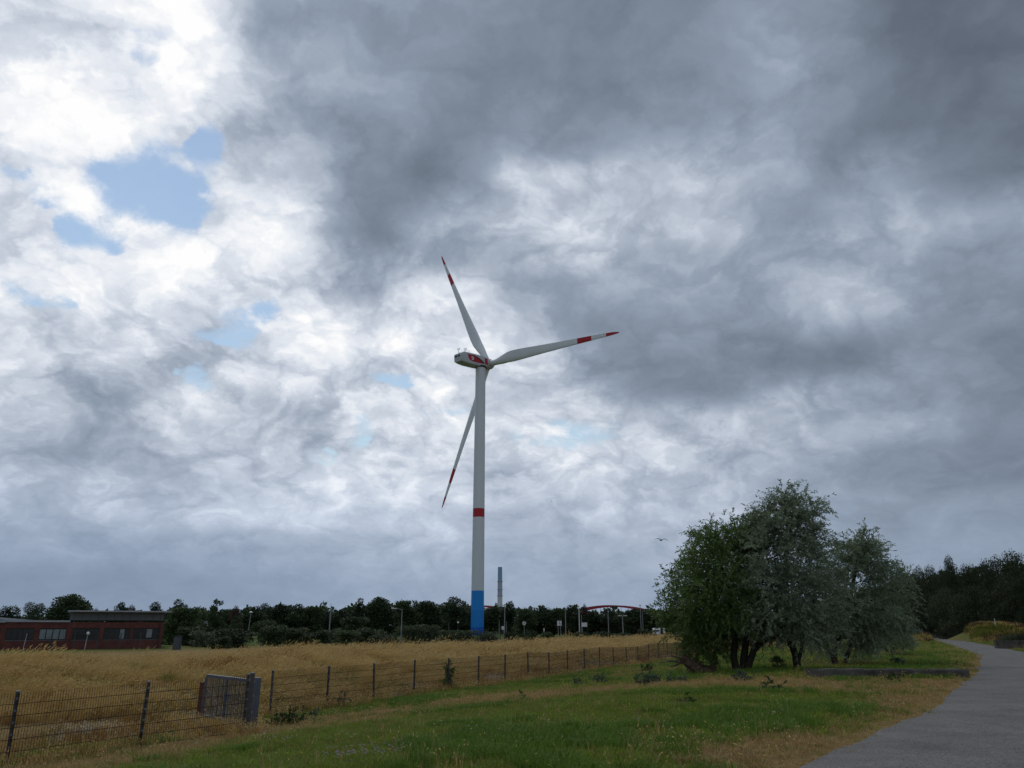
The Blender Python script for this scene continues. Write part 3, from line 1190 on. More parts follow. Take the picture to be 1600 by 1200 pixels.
rp = [nac(s, a, z) for s, a, z in ((9.8, 1.5, 2.2), (9.8, 1.5, 2.75), (12.4, 1.5, 2.75), (12.4, 1.5, 2.2))]
bb.tube(rp, .045, 6)
bb.build('roof_rail', GREYM, nacelle)
bb = MB()
rp = [nac(s, a, z) for s, a, z in ((9.8, -1.5, 2.2), (9.8, -1.5, 2.75), (12.4, -1.5, 2.75), (12.4, -1.5, 2.2))]
bb.tube(rp, .045, 6)
bb.build('roof_rail', GREYM, nacelle)
b = MB()
b.lathe((0, 0, TOPZ - .55), [(1.95, 0), (2.0, .1), (2.0, .55), (1.8, .62)], 40)
b.build('yaw_collar', DARK, turbine, 40)
# hub and spinner
b = MB()
rings = []
for s, r in ((1.56, 1.55), (1.2, 1.75), (.4, 1.9), (-.5, 1.9), (-1.3, 1.7), (-1.9, 1.25), (-2.3, .6), (-2.38, .1)):
    rings.append([nac(s, r * math.cos(t), r * math.sin(t)) for t in np.linspace(0, 2 * math.pi, 28, endpoint=False)])
b.loft(rings)
hub = b.build('hub', NAC_W, turbine, 50)

BETA, CONE, RB = math.radians(-3.51), math.radians(1.9), 57.0
ST = [(0, 2.1, 1.0, 0), (.03, 2.1, 1.0, 0), (.06, 2.3, .85, 16), (.11, 3.1, .5, 14), (.17, 3.75, .34, 12), (.22, 3.9, .28, 10), (.30, 3.6, .25, 8), (.42, 3.0, .22, 6), (.55, 2.45, .20, 4), (.68, 2.0, .19, 2.5), (.80, 1.6, .18, 1.5),
      (.90, 1.2, .17, .8), (.96, .85, .16, 0), (.988, .5, .16, 0), (1.0, .10, .2, 0)]


def blade_ring(s, d, tdir, n=20):
    """section at span fraction s: chord, thickness ratio, twist; d outward, tdir in the rotor plane"""
    c = np.interp(s, [q[0] for q in ST], [q[1] for q in ST])
    th = np.interp(s, [q[0] for q in ST], [q[2] for q in ST])
    tw_ = math.radians(np.interp(s, [q[0] for q in ST], [q[3] for q in ST]) + 3)
    r = 1.5 + (RB - 1.5) * s
    ctr = HUB + d * r * math.cos(CONE) + AX * (RB * math.sin(CONE) * s ** 1.6) - TBASE
    e1 = tdir * math.cos(tw_) + AX * math.sin(tw_)
    e2 = -tdir * math.sin(tw_) + AX * math.cos(tw_)
    P = []
    w = min(1, max(0, (s - .03) / .12))
    for k in range(n):
        a = 2 * math.pi * k / n
        circ = Vector((math.cos(a) * .5, math.sin(a) * .5, 0))
        xx = .5 * (1 - math.cos(a))
        yt = 5 * th * (.2969 * math.sqrt(xx) - .126 * xx - .3516 * xx ** 2 + .2843 * xx ** 3 - .1015 * xx ** 4)
        foil = Vector((.32 - xx, yt * (1 if a < math.pi else -1) * .9 + .05 * xx * (1 - xx), 0))
        q = circ.lerp(foil, w)
        if w == 0:
            q = circ * 1
        P.append(ctr + e1 * q.x * c + e2 * q.y * c)
    return P


for k in range(3):
    ang = BETA + k * 2 * math.pi / 3
    d = HZ * math.cos(ang) + UPT * math.sin(ang)
    td = -(-HZ * math.sin(ang) + UPT * math.cos(ang))

    def piece(name, s0, s1, m, parent, n):
        bb = MB()
        bb.loft([blade_ring(s, d, td) for s in np.linspace(s0, s1, n)])
        return bb.build(name, m, parent, 50)
    bl = piece('blade', 0, .708, BLADE_W, turbine, 34)
    piece('red_band', .708, .809, TW_RED, bl, 6)
    piece('white_band', .809, .910, BLADE_W, bl, 6)
    piece('red_tip', .910, 1.0, TW_RED, bl, 10)
    bb = MB()
    c = HUB - TBASE
    bb.tube([c + d * 1.2, c + d * 1.95], [1.18, 1.12], 24)
    bb.build('blade_collar', NAC_W, bl, 40)

# ------------------------------------------------------------------ mesh fence and gate
STEEL = M('galvanised_post', (.060, .056, .055), (.100, .092, .090), 6, .65, metallic=.2)
WIRE = M('weathered_wire', (.030, .026, .024), (.050, .040, .034), 8, .6, metallic=.3)
RUST = M('rusty_steel', (.13, .05, .03), (.09, .045, .035), 9, .85)
GATEM = M('grey_gate_steel', (.085, .095, .125), (.12, .13, .16), 5, .5, metallic=.35)
LIGHTM = M('bright_galvanised', (.24, .25, .27), (.18, .19, .21), 6, .5, metallic=.3)
FH = 1.22


def post_mesh(h, w=.056):
    b = MB()
    b.box((0, 0, h / 2 - .2), (w, w * .72, h + .4))
    return b.mesh('post', STEEL)


def cap_mesh(h, w=.056):
    b = MB()
    b.box((0, 0, h + .012), (w + .016, w * .72 + .016, .024))
    return b.mesh('post_cap', LIGHTM)


def clip_mesh(h, w=.056):
    b = MB()
    b.box((0, -w * .36 - .012, 0), (.05, .022, .035))
    return b.mesh('wire_clip', LIGHTM)


PM, CM, KM = post_mesh(FH + .03), cap_mesh(FH + .03), clip_mesh(FH)


def wire_panel_mesh(ln, h=FH, step=.05, dia=.0085, sag=0.0):
    """double wire mat: close verticals, horizontals every 0.2 m, spikes at the top"""
    b = MB()
    n = int(round(ln / step))
    for i in range(n + 1):
        xx = i * ln / n
        r = dia / 2
        vs = [(xx + r * math.cos(a), r * math.sin(a), z) for z in (.03, h + .02) for a in (0, 2.094, 4.189)]
        b.add(vs, [(0, 1, 4, 3), (1, 2, 5, 4), (2, 0, 3, 5)])
    for z in np.arange(.05, h - .02, .2):
        for yy in (-.009, .009):
            r = dia * .62
            vs = [(xx, yy + r * math.cos(a), z + r * math.sin(a)) for xx in (0, ln) for a in (0, 2.094, 4.189)]
            b.add(vs, [(0, 1, 4, 3), (1, 2, 5, 4), (2, 0, 3, 5)])
    return b.mesh('wire_panel', WIRE)


def fence_run(pts, label, lean=0.02):
    p0 = Vector((pts[0][0], pts[0][1], gz(*pts[0])))
    t = thing('mesh_fence', label, 'fence', p0)
    cache = {}
    for i, (x_, y_) in enumerate(pts):
        z_ = gz(x_, y_)
        j = min(i, len(pts) - 2)
        a = math.atan2(pts[j + 1][1] - pts[j][1], pts[j + 1][0] - pts[j][0])
        po = obj('post', PM, t, (x_ - p0.x, y_ - p0.y, z_ - p0.z), a)
        po.rotation_euler = (random.gauss(0, lean), random.gauss(0, lean), a)
        obj('post_cap', CM, po)
        for zc_ in np.linspace(.12, FH - .08, 6):
            obj('wire_clip', KM, po, (0, 0, zc_))
        if i < len(pts) - 1:
            q = pts[i + 1]
            ln = math.hypot(q[0] - x_, q[1] - y_)
            key = round(ln, 2)
            if key not in cache:
                cache[key] = wire_panel_mesh(ln)
            z2 = gz(*q)
            w = tag(obj('wire_panel', cache[key], t, (x_ - p0.x + .045 * math.sin(a), y_ - p0.y - .045 * math.cos(a), z_ - p0.z), 0), kind='stuff')
            w.rotation_euler = (random.gauss(0, .012), -math.atan2(z2 - z_, ln), a)
    return t


runA = [(-10.45, 13.05), (-9.05, 15.15), (-7.62, 17.2), (-6.10, 18.95)]
fence_run(runA, 'near grey wire mesh fence left of the grey gate', .018)
e0 = (-7.0, 24.05)
runB = [(e0[0] + .4446 * 2.5 * k, e0[1] + .8957 * 2.5 * k) for k in range(36)]
fence_run(runB, 'long grey wire mesh fence running from the gate to behind the trees', .016)

# the open gate leaf
g0 = Vector((-6.02, 19.45, 0))
g1 = Vector((-8.10, 21.75, 0))
g0.z, g1.z = gz(g0.x, g0.y), gz(g1.x, g1.y)
gate = thing('gate', 'grey steel barred gate leaf standing open at the gap in the fence', 'gate', g0)
gd = (g1 - g0)
gl = math.hypot(gd.x, gd.y)
ga = math.atan2(gd.y, gd.x)
gate.rotation_euler.z = ga
GH = 1.10
LZ = -.02


def gb(*boxes):
    b = MB()
    for c, d in boxes:
        b.box(c, d)
    return b


gb(((.0, 0, GH / 2 - .1), (.12, .12, GH + .3))).build('gate_post', GATEM, gate)
gb(((.0, 0, GH + .06), (.135, .135, .02))).build('post_cap', LIGHTM, gate)
fr = gb(((gl / 2 + .05, 0, GH - .03), (gl - .2, .05, .06)), ((gl / 2 + .05, 0, .10), (gl - .2, .05, .05)), ((.18, 0, GH / 2 + .035), (.06, .05, GH - .19)), ((gl - .0, 0, GH / 2 + .035), (.06, .05, GH - .19)), ((gl * .56, 0, GH / 2 + .035), (.06, .045, GH - .19))).build('frame', GATEM, gate)
gb(((gl / 2 + .05, 0, GH + .008), (gl - .16, .07, .016))).build('top_rail', LIGHTM, gate)
b = MB()
n = int((gl - .3) / .078)
for i in range(1, n):
    xx = .2 + i * (gl - .25) / n
    if abs(xx - gl * .56) < .045:
        continue
    b.box((xx, 0, GH / 2 + .035), (.014, .014, GH - .20))
tag(b.build('bars', M('dull_bar_steel', (.065, .072, .098), (.10, .11, .14), 7, .55, metallic=.3), gate), kind='stuff')
b = MB()
b.bar((gl * .60, -.03, GH * .18), (gl * .97, -.03, GH * .66), .012, .03)
b.build('brace', LIGHTM, gate)
b = MB()
b.box((gl * .56, -.05, .62), (.09, .05, .2))
b.box((gl * .56, -.09, .66), (.13, .03, .03))
b.build('latch', LIGHTM, gate)
for z in (.22, .9):
    b = MB()
    b.box((.10, -.03, z), (.09, .06, .07))
    b.build('hinge', LIGHTM, gate)
p = at(312, 1100, 23.4)
t = thing('gate_stop_post', 'short rusty brown post behind the open gate leaf', 'post', (p.x, p.y, gz(p.x, p.y)))
b = MB()
b.box((0, 0, .42), (.09, .09, 1.1))
b.build('post', RUST, t)
b = MB()
b.box((0, 0, .98), (.11, .11, .02))
b.build('post_cap', RUST, t)
p = at(387, 1150, 18.75)
t = thing('gate_post', 'tall slim grey post in front of the grey gate', 'post', (p.x - .02, p.y, gz(p.x, p.y)), ga)
b = MB()
b.box((0, 0, .52), (.075, .075, 1.5))
po = b.build('post', STEEL, t)
b = MB()
b.box((0, 0, 1.282), (.095, .095, .025))
b.build('post_cap', LIGHTM, t)
b = MB()
for z in (.1, .45, .8, 1.1):
    b = MB()
    b.box((.0, -.05, z), (.05, .03, .05))
    b.build('wire_clip', LIGHTM, po)

# ------------------------------------------------------------------ willows on the lawn
BARK = M('dark_bark', (.028, .022, .017), (.055, .043, .032), 6, .95, .8, 18, stretch=(1, 1, .3))
LEAF_D = leaf_mat('dark_willow_leaf', (.050, .092, .024), (.145, .215, .062), .8, .28, .1)
LEAF_S = leaf_mat('silver_leaf', (.125, .17, .095), (.30, .36, .23), .8, .25, .1)
LEAF_SM = leaf_mat('mixed_silver_leaf', (.11, .155, .090), (.32, .38, .25), .8, .25, .1)


def crown_sprays(lobes, dens, lf, wd, r, droop=.5, inner=.45, ts=1.0):
    """sprays of lance leaves on drooping twigs through the shells of the lobes (c, radii)"""
    Ps, Ds, Ls, Ws, twigs = [], [], [], [], []
    for c, rad in lobes:
        c = np.array(c)
        rad = np.array(rad)
        area = (rad[0] * rad[1] + rad[1] * rad[2] + rad[0] * rad[2])
        n = int(dens * area)
        nc = max(6, int(15 * area))
        cd = unit(r.normal(size=(nc, 3))) * (inner + (1.05 - inner) * r.uniform(size=(nc, 1)) ** .5)
        ci = r.integers(0, nc, n)
        loc = cd[ci] * rad + r.normal(size=(n, 3)) * np.array([.19, .19, .15]) * ts
        base = c + loc
        d = unit(loc)
        tdir = unit(d * .75 + r.normal(size=(n, 3)) * .55 + np.array([0, 0, .25]))
        tl = r.uniform(.28, .75, n) * ts * np.where(r.uniform(size=n) < .06, 1.7, 1.0)
        m = 17
        for j in range(m):
            t = (j + r.uniform(size=n)) / m
            p = base + tdir * (tl * t)[:, None] + np.array([0, 0, -1.0]) * (droop * tl * t * t)[:, None]
            ld = unit(tdir + np.array([0, 0, -1.0]) * (1.4 * droop * t)[:, None] + r.normal(size=(n, 3)) * .6)
            Ps.append(p)
            Ds.append(ld)
            Ls.append(lf * r.uniform(.6, 1.25, n))
            Ws.append(wd * r.uniform(.7, 1.2, n))
        twigs.append((base, tdir, tl))
    P, Dr = np.concatenate(Ps), np.concatenate(Ds)
    V = leaf_verts(P, Dr, np.concatenate(Ls), np.concatenate(Ws), r)
    F = np.arange(len(V)).reshape(-1, 4)
    return V, F, twigs


def px_lobe(cx, cy, rx, ry, Y, dy=0.0):
    p = at(cx, cy, Y + dy)
    w = at(cx + rx, cy, Y + dy).x - p.x
    h = at(cx, cy - ry, Y + dy).z - p.z
    return p, (w * .84, w * .80, h * .85)


def limb(b, p0, p1, r0_, r1_, bend, r, n=6):
    p0, p1 = Vector(p0), Vector(p1)
    pts, rad = [], []
    off = Vector((r.normal(), r.normal(), abs(r.normal()) * .6)) * bend * (p1 - p0).length
    for i in range(n + 1):
        t = i / n
        pts.append(p0.lerp(p1, t) + off * (4 * t * (1 - t)) * .5 + Vector((r.normal(), r.normal(), r.normal())) * .012 * (p1 - p0).length * (0 < i < n))
        rad.append(r0_ + (r1_ - r0_) * t)
    b.tube(pts, rad, 7)
    return pts


def willow(name, label, trunks, lobes, Y, m, dens, seed, group=None, lf=.15, wd=.042, droop=.34):
    """trunks: lists of (px, py, radius, dy) from ground up; lobes (cx, cy, rx, ry, dy) in the view"""
    r = np.random.default_rng(seed)
    gx0, gy0 = trunks[0][0][:2]
    bp = at(gx0, gy0, Y)
    base = Vector((bp.x, Y, gz(bp.x, Y)))
    t = thing(name, label, 'tree', base, 0, group)
    b = MB()
    ends = []
    for tk in trunks:
        pts, rad = [], []
        for i, (px, py, rr, dy) in enumerate(tk):
            p = at(px, py, Y + dy)
            if i == 0:
                p.z = gz(p.x, p.y) - .15
            pts.append(p - base)
            rad.append(rr)
        cp = catmull([tuple(p) for p in pts], 5)
        cr_ = np.interp(np.linspace(0, len(rad) - 1, len(cp)), np.arange(len(rad)), rad)
        cp = cp + r.normal(size=cp.shape) * .012
        rr = [float(q) for q in cr_]
        rr[0] *= 1.35
        b.tube([Vector(p) for p in cp], rr, 10)
        ends += [(Vector(p), float(q)) for p, q in zip(cp[len(cp) // 2:], cr_[len(cp) // 2:])]
    L3 = []
    for (cx, cy, rx, ry, dy) in lobes:
        p, rad = px_lobe(cx, cy, rx, ry, Y, dy)
        p = p - base
        L3.append((tuple(p), rad))
        e = min(ends, key=lambda q: (q[0] - p).length + max(0, q[0].z - p.z) * 1.5)
        lp = limb(b, e[0], p, e[1] * .6, .018, .18, r)
        for k in range(5):
            d = Vector(r.normal(size=3)).normalized()
            s = lp[r.integers(2, 7)]
            limb(b, s, Vector(p) + Vector((d.x * rad[0], d.y * rad[1], d.z * rad[2])) * .8, .02, .006, .15, r, 4)
    b.build('trunk', BARK, t, 60)
    V, F, tw_ = crown_sprays(L3, dens, lf, wd, r, droop)
    obj('crown', np_mesh('crown', V, F, m), t)
    return t


T1L = [(1084, 904, 32, 30, 0), (1063, 925, 26, 36, .4), (1048, 948, 14, 20, 0), (1108, 862, 32, 36, -.5), (1140, 845, 36, 30, 0), (1170, 832, 28, 24, .3), (1118, 905, 46, 40, -1.0), (1150, 880, 40, 40, .8), (1098, 950, 44, 38, -.6),
       (1140, 945, 46, 36, -1.2), (1078, 980, 34, 26, .2), (1112, 984, 30, 22, .5), (1100, 1010, 26, 22, -.2), (1128, 1000, 22, 16, .9), (1085, 1018, 16, 18, .3), (1178, 985, 22, 14, 1.0), (1160, 985, 18, 14, 1.6), (1180, 860, 34, 44, .2), (1175, 915, 38, 42, .8), (1105, 838, 16, 14, .2)]
T1 = willow('willow_tree', 'dark green broad willow with forked trunks left in the tree group', [
    [(1150, 1051, .17, 0), (1147, 1020, .14, 0), (1150, 985, .12, .1), (1143, 940, .12, .1), (1130, 890, .08, 0)],
    [(1161, 1051, .17, .1), (1164, 1010, .14, 0), (1172, 975, .12, -.1), (1176, 930, .11, 0), (1172, 860, .07, .2)],
    [(1166, 1051, .15, -.1), (1178, 1016, .13, -.2), (1198, 998, .11, -.3), (1222, 990, .08, -.4), (1240, 975, .07, -.4)]], T1L, 33.6, LEAF_D, 150, 101)
T2L = [(1212, 795, 22, 22, 0), (1232, 786, 20, 18, .2), (1252, 800, 24, 24, 0), (1195, 822, 30, 30, .1), (1235, 830, 38, 36, -.4), (1262, 838, 24, 34, .3), (1210, 868, 40, 40, -.8), (1250, 880, 36, 42, -.2), (1278, 885, 16, 30, .4),
       (1200, 918, 40, 38, -1.3), (1245, 930, 46, 38, -1.2), (1285, 940, 34, 36, -.2), (1208, 958, 40, 24, -1.5), (1258, 966, 44, 24, -1.4), (1296, 972, 18, 18, -.4), (1180, 975, 22, 16, -1.0), (1212, 985, 24, 16, .9), (1262, 992, 26, 16, .8), (1282, 1005, 16, 16, .9), (1245, 988, 24, 14, -1.2), (1228, 770, 11, 8, 0), (1275, 800, 11, 12, .2)]
T2 = willow('willow_tree', 'tallest silvery willow in the middle of the tree group', [
    [(1246, 1053, .18, 0), (1243, 1025, .14, .1), (1234, 1000, .12, .2), (1232, 960, .10, .2), (1228, 890, .09, .1), (1230, 820, .05, 0)],
    [(1238, 1008, .08, .1), (1262, 975, .06, -.1), (1275, 930, .06, 0)]], T2L, 33.2, LEAF_SM, 150, 102)
T3L = [(1345, 850, 22, 18, 0), (1325, 868, 30, 26, .2), (1362, 872, 26, 28, .3), (1305, 900, 28, 36, .1), (1345, 908, 38, 36, -.3), (1385, 900, 26, 24, .2), (1402, 918, 18, 24, .4), (1320, 950, 36, 36, -.5), (1365, 952, 40, 32, -.4), (1398, 955, 22, 26, .2),
       (1345, 984, 36, 22, -.3), (1380, 984, 30, 20, .3), (1318, 978, 24, 22, 0), (1350, 1006, 24, 16, .1), (1325, 1004, 20, 16, 1.0), (1290, 985, 18, 18, .5), (1358, 838, 10, 11, 0)]
T3 = willow('willow_tree', 'lower pale silvery willow on the right side of the tree group', [
    [(1306, 1041, .16, 0), (1303, 1020, .13, 0), (1312, 990, .13, .1), (1326, 940, .10, .1), (1340, 880, .06, 0)],
    [(1305, 1015, .11, 0), (1285, 995, .09, -.1), (1275, 975, .06, 0)],
    [(1312, 990, .10, .1), (1345, 960, .08, .2), (1380, 925, .05, .2)]], T3L, 37.0, LEAF_S, 140, 103)


def bush(name, label, spots, Y, m, dens, seed, cat='bush', lf=.12, wd=.045, droop=.2, stems=6, ts=.35):
    r = np.random.default_rng(seed)
    cx = sum(s[0] for s in spots) / len(spots)
    bp = at(cx, spots[0][1], Y)
    base = Vector((bp.x, Y, gz(bp.x, Y)))
    t = thing(name, label, cat, base)
    L3 = []
    b = MB()
    for (px, py, rx, ry, dy) in spots:
        p, rad = px_lobe(px, py, rx, ry, Y, dy)
        L3.append((tuple(p - base), rad))
        for k in range(stems):
            d = Vector(r.normal(size=3)).normalized()
            limb(b, Vector((r.normal() * .1, r.normal() * .1, -.1)), p - base + Vector((d.x * rad[0], d.y * rad[1], d.z * rad[2])) * .8, .014, .004, .1, r, 3)
    b.build('stem', BARK, t)
    V, F, _ = crown_sprays(L3, dens, lf, wd, r, droop, .2, ts)
    obj('foliage', np_mesh('foliage', V, F, m), t)
    return t


WEED = leaf_mat('dark_weed_leaf', (.030, .056, .014), (.055, .090, .025), 2, .3, .1)
bush('shrub', 'grey green rounded shrub beside the path bend under the pale willow', [(1385, 992, 26, 18, 0), (1408, 998, 16, 14, .5), (1362, 1000, 20, 14, -.3), (1395, 978, 16, 12, .8)], 46, LEAF_S, 110, 111, lf=.18, wd=.05, ts=.8)
bush('shrub', 'green leafy shrub drooping below the left edge of the dark willow', [(1112, 1022, 13, 12, .5), (1126, 1030, 10, 13, .6)], 34, LEAF_D, 130, 112, ts=.6)
bush('shrub', 'low leafy sapling between the two left willow trunks', [(1212, 1040, 10, 10, 0), (1226, 1045, 10, 8, .2), (1203, 1048, 7, 5, 0)], 33.4, LEAF_D, 170, 113)
bush('weed_clump', 'dark green nettle clump on the lawn just right of the gate', [(452, 1128, 14, 9, 0), (438, 1132, 10, 7, .2), (464, 1132, 7, 6, -.1)], 20.6, WEED, 480, 114, 'weeds', .09, .04)
bush('weed_clump', 'grey thistles beside the dark nettle clump near the gate', [(425, 1133, 10, 8, 0), (478, 1118, 10, 7, .6), (415, 1140, 6, 6, -.1)], 20.9, BLUEG, 300, 115, 'weeds', .09, .03)
bush('climbing_plant', 'green creeper climbing up a fence post', [(702, 1050, 4, 13, 0), (701, 1064, 6, 6, 0), (699, 1037, 3, 4, 0)], 33.2, LEAF_D, 420, 116, 'plant', .10, .05)
bush('weed_clump', 'grey green weeds at the fence foot between two posts', [(533, 1092, 6, 5, 0), (527, 1097, 5, 3, .1)], 26.2, BLUEG, 300, 117, 'weeds', .10, .04)
for i, (px, py, rx, ry, lb) in enumerate([
        (1005, 1062, 20, 7, 'broad patch of grey green thistles on the lawn left of the dead log'), (1058, 1062, 12, 4, 'bluish thistles growing in front of the dead log'), (938, 1064, 9, 5, 'small thistle clump in the middle of the far lawn'),
        (900, 1066, 7, 5, 'leftmost small thistle clump on the far lawn'), (1158, 1058, 14, 6, 'grey green weeds at the foot of the forked trunks'), (1405, 1035, 9, 5, 'small dark thistle tuft on the lawn behind the low wall'), (1402, 1062, 9, 4, 'dark green weed tuft in front of the low wall'),
        (998, 1152, 4, 4, 'dark dock plant standing alone in the near lawn'), (1068, 1096, 11, 5, 'dark weed mound near the centre of the dry strip'), (1010, 1046, 8, 5, 'faint weeds below the far end of the fence'), (1205, 1074, 9, 6, 'weed clump with yellow flowers in front of the middle willow'), (815, 1092, 5, 4, 'tiny dark weed at the edge of the dry lawn strip')]):
    Y = ground_at(px, py + ry)[1]
    bush('weed_clump', lb, [(px, py, rx, ry, 0), (px - rx * .6, py + ry * .3, rx * .5, ry * .7, .3), (px + rx * .6, py + ry * .3, rx * .5, ry * .6, -.2)], Y, BLUEG if ('thistle' in lb or 'grey' in lb) else WEED, 260, 120 + i, 'weeds', .09, .035, stems=3)

# dead log with bare branches
lx, ly = ground_at(1085, 1055)
lg = thing('fallen_log', 'dead brown fallen log with bare branches beside the dark willow', 'log', (lx, ly, gz(lx, ly)))
LOGM = M('dead_wood', (.06, .036, .026), (.14, .092, .066), 7, .95, .9, 24, stretch=(1, 1, 1))
r = np.random.default_rng(9)
o_ = Vector((lx, ly, gz(lx, ly)))
lp = lambda px, py, dy=0.0: at(px, py, ly + dy) - o_
b = MB()
b.tube([lp(1108, 1054), lp(1090, 1046), lp(1076, 1036, .1), lp(1066, 1026, .1)], [.24, .23, .20, .15], 9)
b.build('log', LOGM, lg, 60)
b = MB()
b.tube([lp(1120, 1050, .4), lp(1098, 1044, .5), lp(1078, 1044, .5)], [.19, .16, .12], 8)
b.build('log', LOGM, lg, 60)
for q in ([(1080, 1040), (1062, 1034), (1045, 1033), (1032, 1036)], [(1072, 1032), (1060, 1028), (1048, 1024)], [(1090, 1046), (1075, 1050), (1062, 1058)], [(1100, 1048), (1092, 1034), (1082, 1026)], [(1064, 1034), (1055, 1040), (1047, 1042)], [(1095, 1050), (1110, 1040), (1122, 1036)]):
    b = MB()
    b.tube([lp(*p, r.normal() * .12) for p in q], list(np.linspace(.065, .016, len(q))), 6)
    for k in range(4):
        p0 = lp(*q[1], 0).lerp(lp(*q[-1], 0), r.uniform(0, .9))
        b.tube([p0, p0 + Vector((r.normal() * .25, r.normal() * .2, r.uniform(-.05, .3)))], [.015, .005], 5)
    b.build('branch', LOGM, lg, 60)

# low concrete walls
CONC = M('stained_concrete', (.045, .040, .034), (.115, .105, .090), 2.2, .95, .7, 26)


def low_wall(label, a, c, h, w):
    """concrete kerb wall with a thin coping, from a to c"""
    a, c = Vector((*a, 0)), Vector((*c, 0))
    ln = (c - a).length
    t = thing('low_wall', label, 'wall', (a.x, a.y, gz(a.x, a.y)), math.atan2(c.y - a.y, c.x - a.x))
    z1 = gz(c.x, c.y) - gz(a.x, a.y)
    rr = np.random.default_rng(4)
    n = max(3, int(ln / 2.0))
    for i in range(n):                       # cast lengths with open joints
        x0, x1 = ln * i / n + .008, ln * (i + 1) / n - .008
        zz = z1 * (i + .5) / n
        b = MB()
        rg = []
        for xx in np.linspace(x0, x1, 6):
            j = lambda: rr.normal() * .008
            rg.append([Vector((xx, -w / 2 + j(), zz - .3)), Vector((xx, -w / 2 + j(), zz + h - .05)), Vector((xx, -w / 2 + .03, zz + h + j())), Vector((xx, w / 2 - .03, zz + h + j())), Vector((xx, w / 2 + j(), zz + h - .05)), Vector((xx, w / 2, zz - .3))])
        b.loft(rg)
        b.build('concrete_block', CONC, t)
    return t


wl = ground_at(1262, 1058)
wr = ground_at(1515, 1053)
low_wall('long low stained concrete wall in the grass in front of the willows', wl, (at(1509, 1050, wl[1] + .9).x, wl[1] + .9), .27, .36)
wl = ground_at(1556, 1014)
low_wall('low concrete wall beyond the path beside the mound', wl, (wl[0] + 9.5, wl[1] - 1.5), .62, .4)

# ------------------------------------------------------------------ trees in the distance
LEAF_FAR = leaf_mat('far_dark_leaf', (.020, .036, .016), (.050, .078, .032), 5, .2, .3)
LEAF_MID = leaf_mat('mid_green_leaf', (.034, .060, .022), (.070, .108, .040), 5, .22, .2)
LEAF_PALE = leaf_mat('pale_green_leaf', (.060, .082, .045), (.100, .125, .070), 6, .22, .15)
LEAF_RED = leaf_mat('reddish_leaf', (.060, .038, .030), (.095, .060, .048), 6, .2, .1)
LEAF_WOOD = leaf_mat('shaded_wood_leaf', (.020, .032, .014), (.060, .080, .034), 5, .22, .35)


def far_crown(name, kind, n, lf, m, seed):
    """unit tree: 1 high, about .4 in radius; lobes of small leaf clumps with ragged rims"""
    r = np.random.default_rng(seed)
    lob = []
    if kind == 'broad':
        for k in range(24):
            a, h = r.uniform(0, 6.28), r.uniform(.22, .9)
            w = .30 * math.sin(min(1, (h + .1) * 1.0) * math.pi) ** .6
            lob.append((w * math.cos(a), w * math.sin(a), h, r.uniform(.07, .14)))
        lob += [(0, 0, .5, .22), (0, 0, .72, .18), (.05, .05, .35, .22)]
    elif kind == 'loose':
        for k in range(20):
            a, h = r.uniform(0, 6.28), r.uniform(.15, .90)
            w = .25 * r.uniform(.4, 1.2) * (1.15 - .5 * h)
            lob.append((w * math.cos(a), w * math.sin(a), h, r.uniform(.08, .14)))
        lob += [(0, 0, .45, .2), (.02, .03, .68, .15), (-.05, 0, .85, .1)]
    elif kind == 'tall':
        for k in range(24):
            a, h = r.uniform(0, 6.28), r.uniform(.08, .96)
            w = .24 * (1.05 - h) ** .6 * r.uniform(.5, 1.2)
            lob.append((w * math.cos(a), w * math.sin(a), h, .035 + .09 * (1 - h)))
    elif kind == 'pine':
        for k in range(16):
            a, h = r.uniform(0, 6.28), r.uniform(.40, .93)
            w = .26 * r.uniform(.1, 1) * (1.2 - .7 * h)
            lob.append((w * math.cos(a), w * math.sin(a), h, r.uniform(.06, .12)))
        lob += [(0, 0, .55, .15), (0, .02, .75, .1), (0, 0, .3, .15), (.1, 0, .2, .16), (-.12, .05, .22, .14)]
    else:                                       # bush: fills its box
        for k in range(26):
            a = r.uniform(0, 6.28)
            h = r.uniform(.12, .86)
            w = .36 * math.sqrt(r.uniform()) * (1.1 - .55 * h)
            lob.append((w * math.cos(a), w * math.sin(a), h, r.uniform(.08, .15)))
    lob = np.array(lob)
    wts = lob[:, 3] ** 2
    ix = r.choice(len(lob), n, p=wts / wts.sum())
    d = unit(r.normal(size=(n, 3)))
    q = (.45 + .65 * r.uniform(size=(n, 1)) ** .7)
    P = lob[ix, :3] + d * q * lob[ix, 3:4]
    P[:, 2] = np.clip(P[:, 2], .02, 1.02)
    D = unit(d + r.normal(size=(n, 3)) * .8)
    V = leaf_verts(P, D, lf * r.uniform(.5, 1.3, n), lf * .55 * r.uniform(.6, 1.2, n), r)
    return np_mesh(name, V, np.arange(len(V)).reshape(-1, 4), m)


def far_trunk(seed, kind):
    r = np.random.default_rng(seed)
    b = MB()
    b.tube([(0, 0, -.08), (.01, 0, .25), (r.normal() * .015, 0, .6), (r.normal() * .02, 0, .88)], [.022, .017, .011, .004], 7)
    for k in range(7):
        z = r.uniform(.25, .65)
        a = r.uniform(0, 6.28)
        b.tube([(0, 0, z), (.14 * math.cos(a), .14 * math.sin(a), z + .12), (.24 * math.cos(a), .24 * math.sin(a), z + .22)], [.009, .006, .002], 5)
    return b.mesh('trunk', BARK, 60)


